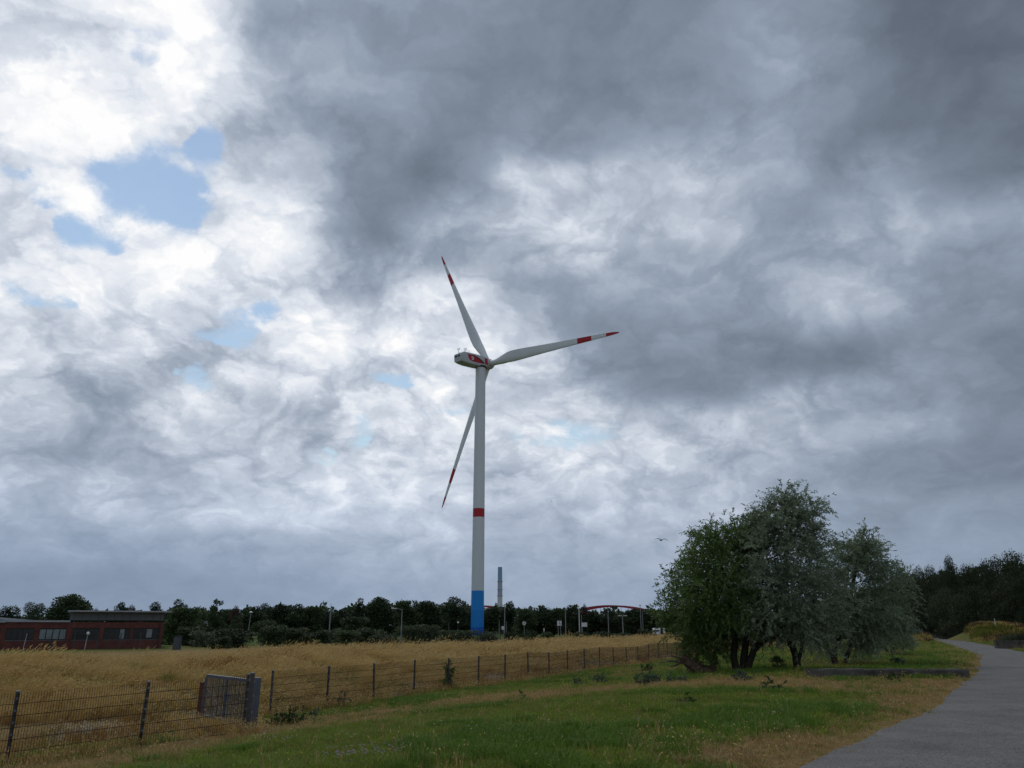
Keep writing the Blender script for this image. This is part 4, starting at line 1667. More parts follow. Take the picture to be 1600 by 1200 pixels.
PROTO = {}
for key, kind, m, n, lf in (('broad', 'broad', LEAF_FAR, 9000, .048), ('broad2', 'broad', LEAF_FAR, 9000, .048), ('loose', 'loose', LEAF_FAR, 7000, .046), ('loose2', 'loose', LEAF_MID, 7500, .046), ('tall', 'tall', LEAF_MID, 7000, .044),
                            ('pale', 'loose', LEAF_PALE, 6500, .042), ('red', 'loose', LEAF_RED, 5600, .042), ('pine', 'pine', LEAF_FAR, 6500, .042), ('bush', 'bush', LEAF_MID, 5200, .050), ('dbush', 'bush', LEAF_FAR, 5200, .050), ('pbush', 'bush', LEAF_PALE, 4500, .050),
                            ('wood', 'broad', LEAF_WOOD, 11000, .026), ('wood2', 'broad', LEAF_WOOD, 11000, .026), ('woodl', 'loose', LEAF_WOOD, 8000, .026), ('woodp', 'pine', LEAF_WOOD, 8000, .024), ('woodb', 'bush', LEAF_WOOD, 8000, .034)):
    PROTO[key] = (far_crown('crown' if kind != 'bush' else 'foliage', kind, n, lf, m, 200 + len(PROTO)), far_trunk(300 + len(PROTO), kind))


def far_tree(px, top, hw, Y, key, label, group, sink=.3):
    p = at(px, 985, Y)
    x, z = p.x, gz(p.x, Y) - sink
    H = at(px, top, Y).z - z
    w = at(px + hw, 985, Y).x - p.x
    isb = 'bush' in key or key == 'woodb'
    t = thing('bush' if isb else ('pine_tree' if 'pine' in key or key == 'woodp' else 'tree'), label, 'bush' if isb else 'tree', (x, Y, z), random.uniform(0, 6.28), group)
    s = w / .40
    cr, tr = PROTO[key]
    c = obj('foliage' if isb else 'crown', cr, t)
    c.scale = (s, s * .9, H)
    c2 = obj('stem' if isb else 'trunk', tr, t)
    c2.scale = (H * .8, H * .8, H)
    return t


GT = 'trees along the far treeline'
GB = 'bushes along the foot of the far treeline'
FAR = [
    (4, 945, 30, 190, 'loose', 'dark treetop over the low roof at the left picture edge'),
    (48, 943, 20, 170, 'pale', 'pale thin tree between low roof and big dark tree'),
    (70, 955, 12, 175, 'red', 'small brownish tree beside the pale thin tree'),
    (104, 929, 38, 165, 'broad', 'big dark round tree rising behind the brick building'),
    (147, 951, 9, 180, 'red', 'small reddish treetop just above the flat roof edge'),
    (182, 940, 17, 175, 'broad2', 'dark round treetop behind the middle of the flat roof'),
    (204, 946, 14, 185, 'red', 'brownish treetop behind the flat roof'),
    (238, 939, 18, 175, 'loose', 'dark open treetop near the right end of the flat roof'),
    (272, 938, 24, 180, 'pine', 'dark spiky tree behind the corner of the brick building'),
    (284, 946, 36, 128, 'loose2', 'leafy green tree right beside the brick building corner'),
    (304, 948, 24, 150, 'loose2', 'rounded green tree second from the brick building'),
    (336, 937, 24, 150, 'tall', 'tapering pale green tree with a bent tip'),
    (356, 952, 20, 190, 'broad', 'dark tree behind the tapering pale green tree'),
    (366, 947, 13, 160, 'red', 'slim reddish tree left of the slanting lamp post'),
    (368, 962, 16, 140, 'tall', 'small yellow green tree below the slim reddish tree'),
    (394, 947, 26, 185, 'broad2', 'dark tree behind the slanting lamp post'),
    (410, 941, 17, 190, 'loose', 'dark tree with a spiky top right of the slanting lamp post'),
    (436, 944, 26, 195, 'broad', 'dark round tree first of the dense row'),
    (460, 943, 26, 195, 'broad2', 'dark round tree second of the dense row'),
    (486, 945, 26, 195, 'loose2', 'dark round tree third of the dense row'),
    (508, 950, 20, 200, 'loose', 'thin dark tree directly behind the tall mast'),
    (532, 951, 22, 200, 'broad2', 'low dark tree right of the tall mast'),
    (557, 936, 18, 200, 'pine', 'dark tree with an open layered crown'),
    (572, 946, 16, 205, 'loose', 'small dark tree beside the layered crown'),
    (590, 933, 26, 200, 'broad', 'tall dark tree left of the lamp with the short arm'),
    (630, 936, 30, 200, 'loose2', 'wide dark tree behind the lamp with the short arm'),
    (662, 939, 28, 205, 'broad', 'dark tree right of the lamp with the short arm'),
    (685, 943, 22, 262, 'loose', 'thin crowned dark tree with sky showing through'),
    (712, 932, 32, 268, 'broad2', 'tall dark tree just left of the wind turbine'),
    (738, 958, 20, 285, 'loose', 'low dark tree partly behind the blue turbine foot'),
    (772, 948, 26, 285, 'broad', 'dark flat tree right of the turbine foot'),
    (797, 939, 18, 270, 'broad2', 'dark tree standing up right of the chimney'),
    (822, 949, 26, 215, 'loose2', 'dark tree behind the round sign'),
    (850, 947, 26, 220, 'broad2', 'dark tree between the round and the square sign'),
    (874, 948, 24, 220, 'loose2', 'dark tree behind the square sign'),
    (896, 945, 22, 210, 'broad2', 'dark blocky tree left of the tall pole by the bridge'),
    (913, 944, 8, 210, 'red', 'pointed reddish tree in front of the left bridge end'),
    (924, 955, 22, 225, 'broad', 'dark tree under the left half of the red arch'),
    (950, 951, 24, 225, 'broad2', 'dark round tree under the crown of the red arch'),
    (972, 958, 20, 235, 'loose2', 'lower green tree under the red arch'),
    (994, 951, 26, 225, 'broad', 'dark tree under the right half of the red arch'),
    (1020, 957, 26, 225, 'loose2', 'green tree under the right end of the red arch'),
    (1045, 958, 26, 215, 'loose2', 'green tree partly hidden behind the dark willow'),
    (1075, 955, 30, 210, 'broad', 'dark tree seen through the left part of the dark willow'),
    (1120, 955, 34, 205, 'broad2', 'dark tree hidden behind the dark willow crown'),
    (1170, 955, 34, 200, 'broad', 'dark tree hidden behind the middle willow'),
    (1230, 950, 36, 190, 'broad2', 'dark tree behind the silvery willow'),
    (1290, 945, 36, 180, 'broad', 'dark tree behind the gap between silvery and pale willows'),
    (1350, 935, 40, 170, 'broad2', 'dark tree behind the pale willow'),
]
for px, top, hw, Y, key, lb in FAR:
    far_tree(px, top, hw * 1.12, Y, key, lb, GT)
BUSH = [
    (300, 978, 30, 118, 'bush', 'olive bush at the grass edge right of the brick building'), (322, 984, 28, 112, 'pbush', 'greyish bush below the tapering tree'), (365, 978, 36, 110, 'dbush', 'large dark bush below the slanting lamp post'),
    (345, 992, 22, 104, 'dbush', 'low dark bush touching the dry grass below the large dark bush'), (412, 968, 24, 128, 'bush', 'tall green bush right of the slanting lamp post'), (430, 976, 30, 120, 'bush', 'broad green bush left of the tall mast'), (465, 980, 30, 120, 'bush', 'green bush nearest left of the tall mast'),
    (495, 982, 26, 118, 'dbush', 'dark bush below the tall mast'), (520, 981, 18, 124, 'pbush', 'pale bush at the foot of the tall mast'), (552, 962, 34, 150, 'loose2', 'rounded green tree low in front of the dark layered tree'), (545, 984, 26, 120, 'bush', 'green bush in front of the rounded green tree'), (580, 978, 32, 124, 'dbush', 'dark mounded bush left of the short armed lamp'),
    (600, 988, 26, 112, 'dbush', 'low dark bush at the grass edge by the short armed lamp'), (640, 976, 30, 130, 'bush', 'green bush behind the short armed lamp'), (668, 975, 28, 132, 'bush', 'rounded green bush behind the dark fence'), (697, 984, 22, 128, 'bush', 'small bush behind the dark fence'),
    (730, 984, 30, 126, 'bush', 'low bush at the turbine foot'), (762, 986, 24, 126, 'pbush', 'pale low bush in front of the turbine foot'), (800, 984, 14, 108, 'dbush', 'dark bush on the grass edge below the chimney'), (827, 983, 15, 110, 'dbush', 'dark bush below the round sign'), (853, 987, 12, 130, 'bush', 'small bush left of the square sign'),
    (905, 985, 16, 118, 'dbush', 'dark bush below the white board'), (945, 985, 24, 140, 'dbush', 'long dark bush in front of the grey wall'), (980, 987, 22, 142, 'dbush', 'dark bush below the double lamp'), (1010, 980, 17, 150, 'dbush', 'dark rounded bush in front of the white van'), (1120, 985, 60, 150, 'dbush', 'dark scrub behind the dark willow trunks'), (1200, 985, 60, 140, 'dbush', 'dark scrub behind the middle willow trunk'), (1285, 985, 60, 130, 'dbush', 'dark scrub behind the pale willow trunk'),
]
for px, top, hw, Y, key, lb in BUSH:
    far_tree(px, top, hw, Y, key, lb, GB if 'ush' in key else GT)
GW = 'trees of the wood beyond the path'
WOOD = [
    (1412, 905, 26, 140, 'woodl', 'dark tree at the left end of the wood beside the pale willow'), (1432, 896, 26, 138, 'wood', 'dark tree second from the left end of the wood'), (1446, 886, 20, 136, 'woodp', 'spiky dark tree near the left end of the wood'), (1464, 880, 30, 132, 'wood2', 'round dark tree left of the pointed one in the wood'),
    (1484, 886, 22, 134, 'wood', 'lower dark tree left of the pointed one'), (1502, 865, 17, 126, 'wood', 'pointed dark tree that stands above the wood'), (1521, 878, 24, 124, 'wood2', 'dark tree just right of the pointed one'), (1540, 878, 24, 122, 'woodl', 'thin topped dark tree in the middle of the wood'),
    (1552, 874, 22, 120, 'wood', 'dark tree left of the tallest part of the wood'), (1576, 864, 32, 112, 'wood2', 'tall broad dark tree near the right picture edge'), (1604, 858, 34, 106, 'wood', 'tallest dark tree at the right picture edge'), (1650, 850, 40, 100, 'wood2', 'dark tree just beyond the right picture edge'),
    (1425, 930, 24, 128, 'wood2', 'lower dark tree in front of the wood by the railing'), (1455, 925, 30, 120, 'wood', 'lower dark tree in front of the wood left of the mound'), (1490, 915, 34, 114, 'wood2', 'rounded dark tree in the shade behind the mound'), (1530, 912, 36, 108, 'wood', 'broad dark tree directly behind the mound'), (1575, 905, 36, 102, 'wood2', 'dark tree behind the white stake on the mound'), (1615, 900, 36, 98, 'wood', 'low dark tree at the right edge behind the mound'),
]
for px, top, hw, Y, key, lb in WOOD:
    far_tree(px, top, hw * 1.1, Y, key, lb, GW)
GS = 'undergrowth bushes at the foot of the wood'
for px, top, hw, Y, key, lb in [(1440, 965, 26, 122, 'woodb', 'dark bush behind the grey railing'), (1478, 972, 16, 106, 'woodb', 'dark green bush left of the mound beside the path'), (1505, 962, 34, 108, 'woodb', 'dark undergrowth behind the left of the mound'), (1560, 962, 40, 104, 'woodb', 'dark undergrowth behind the top of the mound'), (1610, 965, 36, 98, 'woodb', 'dark undergrowth at the right edge of the mound'), (1580, 988, 22, 78, 'woodb', 'dark creeping bush on the front of the mound'), (1420, 975, 18, 124, 'pbush', 'pale bush left of the grey railing'), (1598, 985, 18, 76, 'woodb', 'dark bush above the low wall right of the mound')]:
    far_tree(px, top, hw, Y, key, lb, GS, .2)

# closed dark mass of wood behind the single trees
r = np.random.default_rng(77)
n = 26000
px = r.uniform(-60, 1660, n)
topv = np.interp(px, [-60, 250, 420, 700, 1000, 1300, 1400, 1500, 1660], [968, 962, 953, 949, 957, 948, 912, 897, 882])
Yw = np.interp(px, [-60, 560, 660, 850, 900, 1000, 1300, 1660], [235, 240, 300, 300, 255, 250, 190, 135]) + r.uniform(0, 14, n)
py = topv + 4 * np.sin(px * .11) + 3 * np.sin(px * .37) + (1000 - topv) * r.uniform(size=n) ** 1.3
uu, vv = (px - 800) / 1200, (py - 600) / 1200
ry_ = CP + vv * SP
P = np.stack([uu / ry_ * Yw, Yw, CAMZ + (SP - vv * CP) / ry_ * Yw], 1)
P[:, 2] = np.maximum(P[:, 2], -1.1)
V = leaf_verts(P, unit(r.normal(size=(n, 3))), r.uniform(.9, 1.8, n), r.uniform(.6, 1.2, n), r)
tag(obj('distant_wood', np_mesh('distant_wood', V, np.arange(len(V)).reshape(-1, 4), LEAF_FAR)), kind='stuff')
# rust and green scrub over the mound
n = 5200
a = r.uniform(0, 6.28, n)
q = np.sqrt(r.uniform(size=n)) * 1.35
x, y = MOUND[0] + MOUND[2] * q * np.cos(a), MOUND[1] + MOUND[3] * q * np.sin(a)
k = path_dist(x, y) > .6
x, y = x[k], y[k]
v = vnoise(x, y, 3.2, 61)
v = v + .35 * (r.uniform(size=len(x)) - .5)
idx = np.where(v > .56, 0, np.where(v > .44, 1, 2))
protos = [tuft('a', 22, .25, .5, .05, .35, .8, leaf_mat('rust_scrub', (.080, .048, .022), (.115, .070, .034), 3, .2, .25), 81), tuft('b', 20, .25, .5, .04, .35, .8, DRYG, 82), tuft('c', 22, .25, .5, .05, .35, .8, OLIVE, 83)]
scatter('mound_scrub', x, y, ground_z(x, y) - .03, np.stack([0 * x, 0 * x, r.uniform(0, 6.28, len(x))], 1), r.uniform(.7, 1.4, len(x)), idx, protos)

# ------------------------------------------------------------------ brick building
BRICK = M('dark_red_brick', (.098, .034, .029), (.145, .052, .043), 1.2, .9, .4, 14)
PANEL = M('grey_wall_panel', (.12, .125, .135), (.15, .155, .165), .6, .6)
ROOFM = M('pale_roof_edge', (.34, .35, .37), (.28, .29, .31), 1.2, .6)
FRAMED = M('dark_window_frame', (.018, .018, .022), rough=.5)
GLASS = M('dark_glass', (.020, .026, .032), (.030, .038, .046), .5, .06, spec=.5)
BLIND = M('white_blind', (.17, .20, .21), (.24, .275, .285), 2, .7)
YB = 105.0
bz = lambda py: at(130, py, YB).z
BA = math.radians(27)
C1 = at(254, 990, YB)


def bx(px, py=990):
    """x in the building's own frame (corner stays put) where the sight line meets the turned facade"""
    r = ray(px, py)
    c, s = math.cos(BA), math.sin(BA)
    k = (r.x * C1.y - r.y * C1.x) / (r.y * c - r.x * s)
    return C1.x + k


X1 = bx(254)
X0 = bx(-70)
bg0 = gz(-55, YB)
ZT, ZWT, ZWB = bz(972.5), bz(981.5), bz(999)
bld = thing('brick_building', 'long low dark red brick building with flat roof and strip windows', 'building', (X1, YB, bg0), BA)
O = Vector((X1, YB, bg0))


def part_boxes(name, boxes, m, parent):
    """boxes as (x0,x1,y0,y1,z0,z1) in world coordinates"""
    b = MB()
    for x0, x1, y0, y1, z0, z1 in boxes:
        b.box(((x0 + x1) / 2 - O.x, (y0 + y1) / 2 - O.y, (z0 + z1) / 2 - O.z), (x1 - x0, y1 - y0, z1 - z0))
    return b.build(name, m, parent)


wins = [(9, 53), (61, 103), (113, 155), (162, 203), (208, 248)]
wx = [(bx(a), bx(c)) for a, c in wins] + []
wx = [(bx(-42), bx(0))] + wx
front = [(X0, X1, YB, YB + .35, bg0 - .5, ZWB), (X0, X1, YB, YB + .35, ZWT, ZT)]
edges = [X0] + [v for w in wx for v in w] + [X1]
for i in range(0, len(edges), 2):
    front.append((edges[i], edges[i + 1], YB, YB + .35, ZWB, ZWT))
front += [(X1 - .35, X1, YB + .35, YB + 14, bg0 - .5, ZT), (X0, X0 + .35, YB + .35, YB + 14, bg0 - .5, ZT), (X0, X1, YB + 14, YB + 14.35, bg0 - .5, ZT)]
wall = part_boxes('brick_wall', front, BRICK, bld)
part_boxes('pilaster', [(bx(107) - .25, bx(107) + .25, YB - .06, YB - .003, bg0 - .5, ZT - .02)], BRICK, bld)
part_boxes('flat_roof', [(X0 - .15, bx(107), YB - .2, YB + 14.5, ZT + .003, ZT + .22)], ROOFM, bld)
part_boxes('floor_slab', [(X0 + .35, X1 - .35, YB + .4, YB + 13.9, bg0 - .1, bg0 + .1)], PANEL, bld)
for i, (a, c) in enumerate(wx):
    fr = [(a, c, YB + .10, YB + .18, ZWB, ZWB + .09), (a, c, YB + .10, YB + .18, ZWT - .09, ZWT)]
    n = 4 if i in (2, 3, 5) else 5
    pw_ = (c - a) / n
    for k in range(n + 1):
        xx = a + k * pw_
        fr.append((max(a, xx - .035), min(c, xx + .035), YB + .103, YB + .177, ZWB + .09, ZWT - .09))
    w = part_boxes('window', fr, FRAMED, bld)
    for k in range(n):
        white = (i == 2) or (i == 4 and k == 3) or (i == 5 and k == 2)
        part_boxes('pane', [(a + k * pw_ + .035, a + (k + 1) * pw_ - .035, YB + .13, YB + .145, ZWB + .09, ZWT - .09)], GLASS, w)
        if white:
            drop = .0 if i != 5 else .12
            part_boxes('blind', [(a + k * pw_ + .05, a + (k + 1) * pw_ - .05, YB + .122, YB + .128, ZWB + .12 + drop, ZWT - .12)], BLIND, w)
    part_boxes('window_sill', [(a - .03, c + .03, YB - .05, YB + .10, ZWB - .06, ZWB - .003)], PANEL, w)
# clerestory with wide flat roof
U0, U1 = bx(109, 965), bx(257, 965)
up = part_boxes('clerestory', [(U0, X1 - .02, YB + .5, YB + 13, ZT + .24, bz(957))], PANEL, bld)
b = MB()
for k in range(12):
    xx = U0 + (X1 - U0) * (k + .5) / 12 - O.x
    b.box((xx, .49, (bz(957) + ZT) / 2 - O.z + .1), (.03, .02, bz(957) - ZT - .5))
tag(b.build('panel_joints', FRAMED, up), kind='stuff')
part_boxes('overhanging_roof', [(U0 - .3, X1 + .75, YB - .7, YB + 14, bz(957) + .003, bz(954.8))], ROOFM, bld)
# lean roof of the wing at the left
b = MB()
xs0, xs1 = bx(-70), bx(80, 968)
for dy, dz in ((2.2, .26),):
    p = [(xs0, bz(961)), (xs1, bz(971.6)), (xs1, bz(971.6) - dz), (xs0, bz(961) - dz)]
    b.loft([[Vector((x - O.x, dy, z - O.z)) for x, z in p], [Vector((x - O.x, 12, z - O.z)) for x, z in p]])
b.build('lean_roof', ROOFM, bld)
part_boxes('wing_wall', [(xs0, bx(20), YB + 3, YB + 11, ZT + .24, bz(967.5))], PANEL, bld)
part_boxes('gutter', [(X0 - .1, bx(9, 974), YB - .36, YB - .21, ZT - .06, ZT + .13)], ROOFM, bld)
part_boxes('downpipe', [(X1 - .5, X1 - .4, YB - .11, YB - .01, bg0, ZT - .03)], FRAMED, bld)

POLE = M('pale_pole', (.26, .27, .28), (.20, .21, .22), 1.5, .5, metallic=.2)
POLEW = M('white_pole', (.52, .54, .55), (.44, .46, .47), 1.5, .5)
POLED = M('dark_pole', (.05, .055, .055), (.07, .075, .075), 1.5, .6)
WHT = M('white_sign_face', (.62, .64, .66), (.55, .57, .59), 1, .5)
LENS = M('lamp_lens', (.55, .56, .56), rough=.2)


def pole(name, label, cat, px, top, Y, r0_, m, kind='plain', group=None, lean=0.0):
    p = at(px, 985, Y)
    z = gz(p.x, Y)
    h = at(px, top, Y).z - z
    t = thing(name, label, cat, (p.x, Y, z), 0, group)
    b = MB()
    r0_ *= .8
    b.tube([(0, 0, -.3), (lean * .5, 0, h * .5), (lean, 0, h)], [r0_, r0_ * .85, r0_ * .6], 8)
    b.build('pole', m, t, 60)
    T = Vector((lean, 0, h))
    aq = .25 if kind == 'double' else 1.0
    if kind in ('arm_left', 'arm_right', 'double'):
        for s in ((-1,) if kind == 'arm_left' else (1,) if kind == 'arm_right' else (-1, 1)):
            b = MB()
            b.tube([T - Vector((0, 0, .1)), T + Vector((s * .5 * aq, 0, .08)), T + Vector((s * .9 * aq, 0, .1))], [r0_ * .6, r0_ * .5, r0_ * .5], 6)
            b.build('arm', m, t)
            hd = MB()
            c = T + Vector((s * (.9 * aq + .35), 0, .1))
            hd.loft([[c + Vector((x * s, y, zz)) for y, zz in ((-.14, 0), (-.1, .1), (.1, .1), (.14, 0), (.1, -.06), (-.1, -.06))] for x in (-.42, .0, .42)])
            hd.build('lamp_head', POLEW, t)
    elif kind == 'ball':
        b = MB()
        b.lathe(T, [(.02, -.05), (.14, .02), (.2, .15), (.14, .3), (.02, .36)], 10)
        b.build('lamp_globe', LENS, t, 60)
    elif kind == 'cap':
        b = MB()
        b.lathe(T, [(.05, 0), (.32, .08), (.36, .14), (.1, .3), (.01, .32)], 10)
        b.build('lamp_head', POLEW, t, 60)
    elif kind == 'mast':
        b = MB()
        b.box(T + Vector((0, 0, .3)), (.05, .05, .8))
        b.build('antenna', POLED, t)
    return t, h


GL = 'lamp posts and poles beyond the dry grass'
pole('lamp_post', 'slanting pale lamp post among the green bushes', 'lamp post', 387, 958, 140, .12, POLE, 'cap', GL, .28)
pole('mast', 'straight pale grey mast above the bushes', 'mast', 514.5, 950, 130, .16, POLE, 'mast', GL)
pole('lamp_post', 'pale lamp post with a short arm to the left', 'lamp post', 627, 952, 125, .11, POLE, 'arm_left', GL)
pole('post', 'dim grey post left of the turbine behind the dark fence', 'post', 701, 973, 150, .14, POLED, 'plain', GL)
pole('post', 'thin dim post between the dim grey post and the turbine', 'post', 715.5, 974, 155, .08, POLED, 'ball', GL)
pole('lamp_post', 'tall pale lamp post just right of the chimney foot', 'lamp post', 788.5, 946, 150, .14, POLE, 'arm_left', GL)
pole('post', 'grey post left of the small white box', 'post', 780, 969, 150, .09, POLE, 'plain', GL)
pole('post', 'thin grey post right of the small white box', 'post', 791.5, 971, 152, .07, POLE, 'plain', GL)
pole('pole', 'plain pale pole right of the square sign', 'pole', 884, 953, 150, .13, POLE, 'plain', GL)
pole('pole', 'tall pale pole at the left foot of the red arch', 'pole', 905.5, 947, 150, .15, POLEW, 'plain', GL)
pole('pole', 'shorter thin pole beside the white board', 'pole', 909, 961, 152, .09, POLE, 'plain', GL)
pole('pole', 'plain pole in front of the middle of the red arch', 'pole', 951, 951, 165, .12, POLE, 'plain', GL)
pole('lamp_post', 'low pole with two floodlight arms below the red arch', 'lamp post', 973.5, 963, 170, .16, POLE, 'double', GL)
pole('pole', 'left one of the two close poles right of the arch crown', 'pole', 1002, 947, 175, .11, POLE, 'ball', GL)
pole('pole', 'right shorter one of the two close poles right of the arch crown', 'pole', 1005, 956, 175, .10, POLE, 'plain', GL)
pole('lamp_post', 'white lamp post in front of the leftmost dark window', 'lamp post', 41, 990, 96, .05, POLEW, 'plain', 'white posts before the brick building', .18)
pole('lamp_post', 'white lamp post with a globe before the middle window', 'lamp post', 136.5, 992, 96, .05, POLEW, 'ball', 'white posts before the brick building', .14)
pole('stake', 'thin white stake on top of the scrubby mound', 'stake', 1557, 966, 93, .07, POLEW, 'plain')


def board(name, label, cat, px, py, w, h, Y, posts, m, shape='rect', inner=None):
    c = at(px, py, Y)
    z = gz(c.x, Y)
    t = thing(name, label, cat, (c.x, Y, z))
    hz = c.z - z
    b = MB()
    if shape == 'round':
        rg = [[Vector((w / 2 * q * math.cos(a), yy, hz + w / 2 * q * math.sin(a))) for a in np.linspace(0, 2 * math.pi, 20, endpoint=False)] for q, yy in ((1, .02), (1, -.02))]
        b.loft(rg)
    else:
        b.box((0, 0, hz), (w, .05, h))
    face = b.build('sign_panel', m, t)
    for x in posts:
        b = MB()
        b.tube([(x, .07, -.3), (x, .07, hz + h * .35)], .05, 6)
        b.build('post', POLE, t)
    if inner:
        for iname, q, im in inner:
            bb = MB()
            if iname == 'border':
                o1 = [Vector((w / 2 * .98 * math.cos(a), -.025, hz + w / 2 * .98 * math.sin(a))) for a in np.linspace(0, 2 * math.pi, 20, endpoint=False)]
                i1 = [Vector((w / 2 * .74 * math.cos(a), -.025, hz + w / 2 * .74 * math.sin(a))) for a in np.linspace(0, 2 * math.pi, 20, endpoint=False)]
                bb.add(o1 + i1, [(k, 20 + k, 20 + (k + 1) % 20, (k + 1) % 20) for k in range(20)])
            else:
                bb.box((q[0], -.032, hz + q[1]), (q[2], .012, q[3]))
            bb.build(iname, im, face)
    return t


INK = M('dark_print', (.05, .055, .06), rough=.6)
PINK = M('faded_sign_red', (.34, .22, .22), rough=.6)
board('road_sign', 'small round pale road sign on a post before dark trees', 'sign', 819, 973.8, .68, .68, 140, (0,), WHT, 'round', [('border', None, M('grey_sign_rim', (.36, .37, .39), rough=.5)), ('symbol', (.0, .02, .14, .26), INK)])
board('sign_board', 'pale square sign with a dark mark on two posts', 'sign', 874, 973.8, .78, .80, 140, (-.22, .22), WHT, 'rect', [('symbol', (.02, .06, .09, .5), INK), ('symbol', (.16, -.12, .09, .34), INK)])
board('sign_board', 'blank white board right of the tall pole', 'sign', 913, 976, 1.05, .74, 150, (-.4,), WHT)
board('utility_box', 'small white box low beside the turbine foot', 'box', 786.5, 981, .65, .6, 150, (0,), WHT)
board('marker_post', 'stubby white marker at the grass edge beside the blue car', 'post', 1038, 985, .46, .85, 150, (0,), WHT)
board('marker_post', 'thin white marker in the grass left of the square sign', 'post', 850, 984, .2, .5, 140, (0,), WHT)

# dark green site fence before the turbine
DFEN = M('dark_green_fence', (.016, .028, .022), (.022, .036, .028), 2, .6)
t0 = at(618, 997, 116)
t1 = at(792, 992, 122)
sf = thing('site_fence', 'dark green mesh fence standing in front of the turbine foot', 'fence', (t0.x, t0.y, gz(t0.x, t0.y)))
n = 17
for i in range(n):
    q = i / (n - 1)
    x, y = t0.x + (t1.x - t0.x) * q, t0.y + (t1.y - t0.y) * q
    z = gz(x, y) - gz(t0.x, t0.y)
    b = MB()
    b.box((x - t0.x, y - t0.y, z + .95), (.10, .08, 2.3))
    b.build('post', DFEN, sf)
b = MB()
for k in range(1, 150):
    q = k / 150
    x, y = (t1.x - t0.x) * q, (t1.y - t0.y) * q
    b.box((x, y + .06, 1.0), (.012, .012, 1.9))
for z in (.1, .5, .9, 1.3, 1.7, 1.95):
    b.bar((0, .06, z), (t1.x - t0.x, t1.y - t0.y + .06, z), .012, .02)
tag(b.build('wire_mesh', DFEN, sf), kind='stuff')
# dark posts of a wire fence before the brick building
q0, q1 = at(20, 1000, 99), at(232, 1000, 99)
sf = thing('site_fence', 'dark wire fence along the front of the brick building', 'fence', (q0.x, 99, gz(q0.x, 99)))
for px in (20, 50, 80, 117, 152, 188, 219):
    x = at(px, 1000, 99).x
    b = MB()
    b.box((x - q0.x, 0, .85), (.09, .08, 2.2))
    b.build('post', POLED, sf)
b = MB()
for z in (.4, .9, 1.4, 1.85):
    b.bar((0, .05, z), (at(219, 1000, 99).x - q0.x, .05, z), .01, .012)
tag(b.build('wires', POLED, sf), kind='stuff')
p = at(277, 1005, 100)
cb = thing('utility_cabinet', 'grey utility cabinet at the corner bush by the brick building', 'cabinet', (p.x, 100, gz(p.x, 100)))
b = MB()
b.box((0, 0, .75), (.85, .45, 1.6))
b.build('body', M('dull_cabinet_grey', (.055, .06, .065), (.07, .075, .08), 2, .6), cb)
b = MB()
b.box((0, -.235, .78), (.74, .02, 1.4))
b.build('door', M('cabinet_door', (.07, .076, .085), rough=.5), cb)
b = MB()
b.box((0, -.02, 1.59), (.93, .55, .06))
b.build('lid', FRAMED, cb)

# long grey wall, van and car in the gap
GWALL = M('grey_wall_concrete', (.22, .225, .23), (.30, .305, .31), .5, .85)
a0, a1 = at(924, 978, 235), at(1060, 978, 235)
z0, z1 = gz(a0.x, 235), at(960, 974.5, 235).z
gw = thing('yard_wall', 'long pale grey wall below the far trees right of the turbine', 'wall', (a0.x, 235, z0))
n = 10
for k in range(n):
    w = (a1.x - a0.x) / n
    b = MB()
    b.box((w * (k + .5), 0, (z1 - z0) / 2 - .2), (w - .08, .3, z1 - z0 + .4))
    b.build('wall_panel', GWALL, gw)
    b = MB()
    b.box((w * k, -.02, (z1 - z0) / 2), (.22, .38, z1 - z0 + .1))
    b.build('pillar', POLE, gw)


def wheel(parent, c, r_, w):
    b = MB()
    c = Vector(c)
    b.loft([[c + Vector((r_ * q * math.cos(a), y, r_ * q * math.sin(a))) for a in np.linspace(0, 2 * math.pi, 18, endpoint=False)] for q, y in ((.8, -w / 2), (1, -w / 2 + .03), (1, w / 2 - .03), (.8, w / 2))])
    o = b.build('wheel', DARK, parent, 50)
    b = MB()
    b.loft([[c + Vector((r_ * q * math.cos(a), y, r_ * q * math.sin(a))) for a in np.linspace(0, 2 * math.pi, 14, endpoint=False)] for q, y in ((.6, -w / 2 - .015), (.6, w / 2 + .015))])
    b.build('rim', GREYM, o, 50)


def vehicle(name, label, cat, px, Y, heading, body_prof, glass_quads, paint, width, wheels, wr, extras=()):
    """side profile (x along, z up) lofted across the width with rounded shoulders"""
    p = at(px, 985, Y)
    t = thing(name, label, cat, (p.x, Y, gz(p.x, Y)), heading)
    b = MB()
    rg = []
    cxm = sum(q[0] for q in body_prof) / len(body_prof)
    for y, s, zs in ((-width / 2, .965, .95), (-width / 2 + .09, 1, 1), (width / 2 - .09, 1, 1), (width / 2, .965, .95)):
        rg.append([Vector((cxm + (x - cxm) * s, y, .3 + (z - .3) * zs)) for x, z in body_prof])
    b.loft(rg)
    b.build('body', paint, t, 40)
    for q in glass_quads:
        for s in (-1, 1):
            b = MB()
            y = s * (width / 2 + .004)
            vs = [Vector((x, y, z)) for x, z in q] + [Vector((x, y - s * .03, z)) for x, z in q]
            k = len(q)
            b.add(vs, [tuple(range(k)), tuple(reversed(range(k, 2 * k)))] + [(i, (i + 1) % k, k + (i + 1) % k, k + i) for i in range(k)])
            b.build('side_window', GLASS, t)
    for x in wheels:
        for s in (-1, 1):
            wheel(t, (x, s * (width / 2 - .1), wr), wr, .22)
    for nm, c, d, m in extras:
        b = MB()
        b.box(c, d)
        b.build(nm, m, t)
    return t


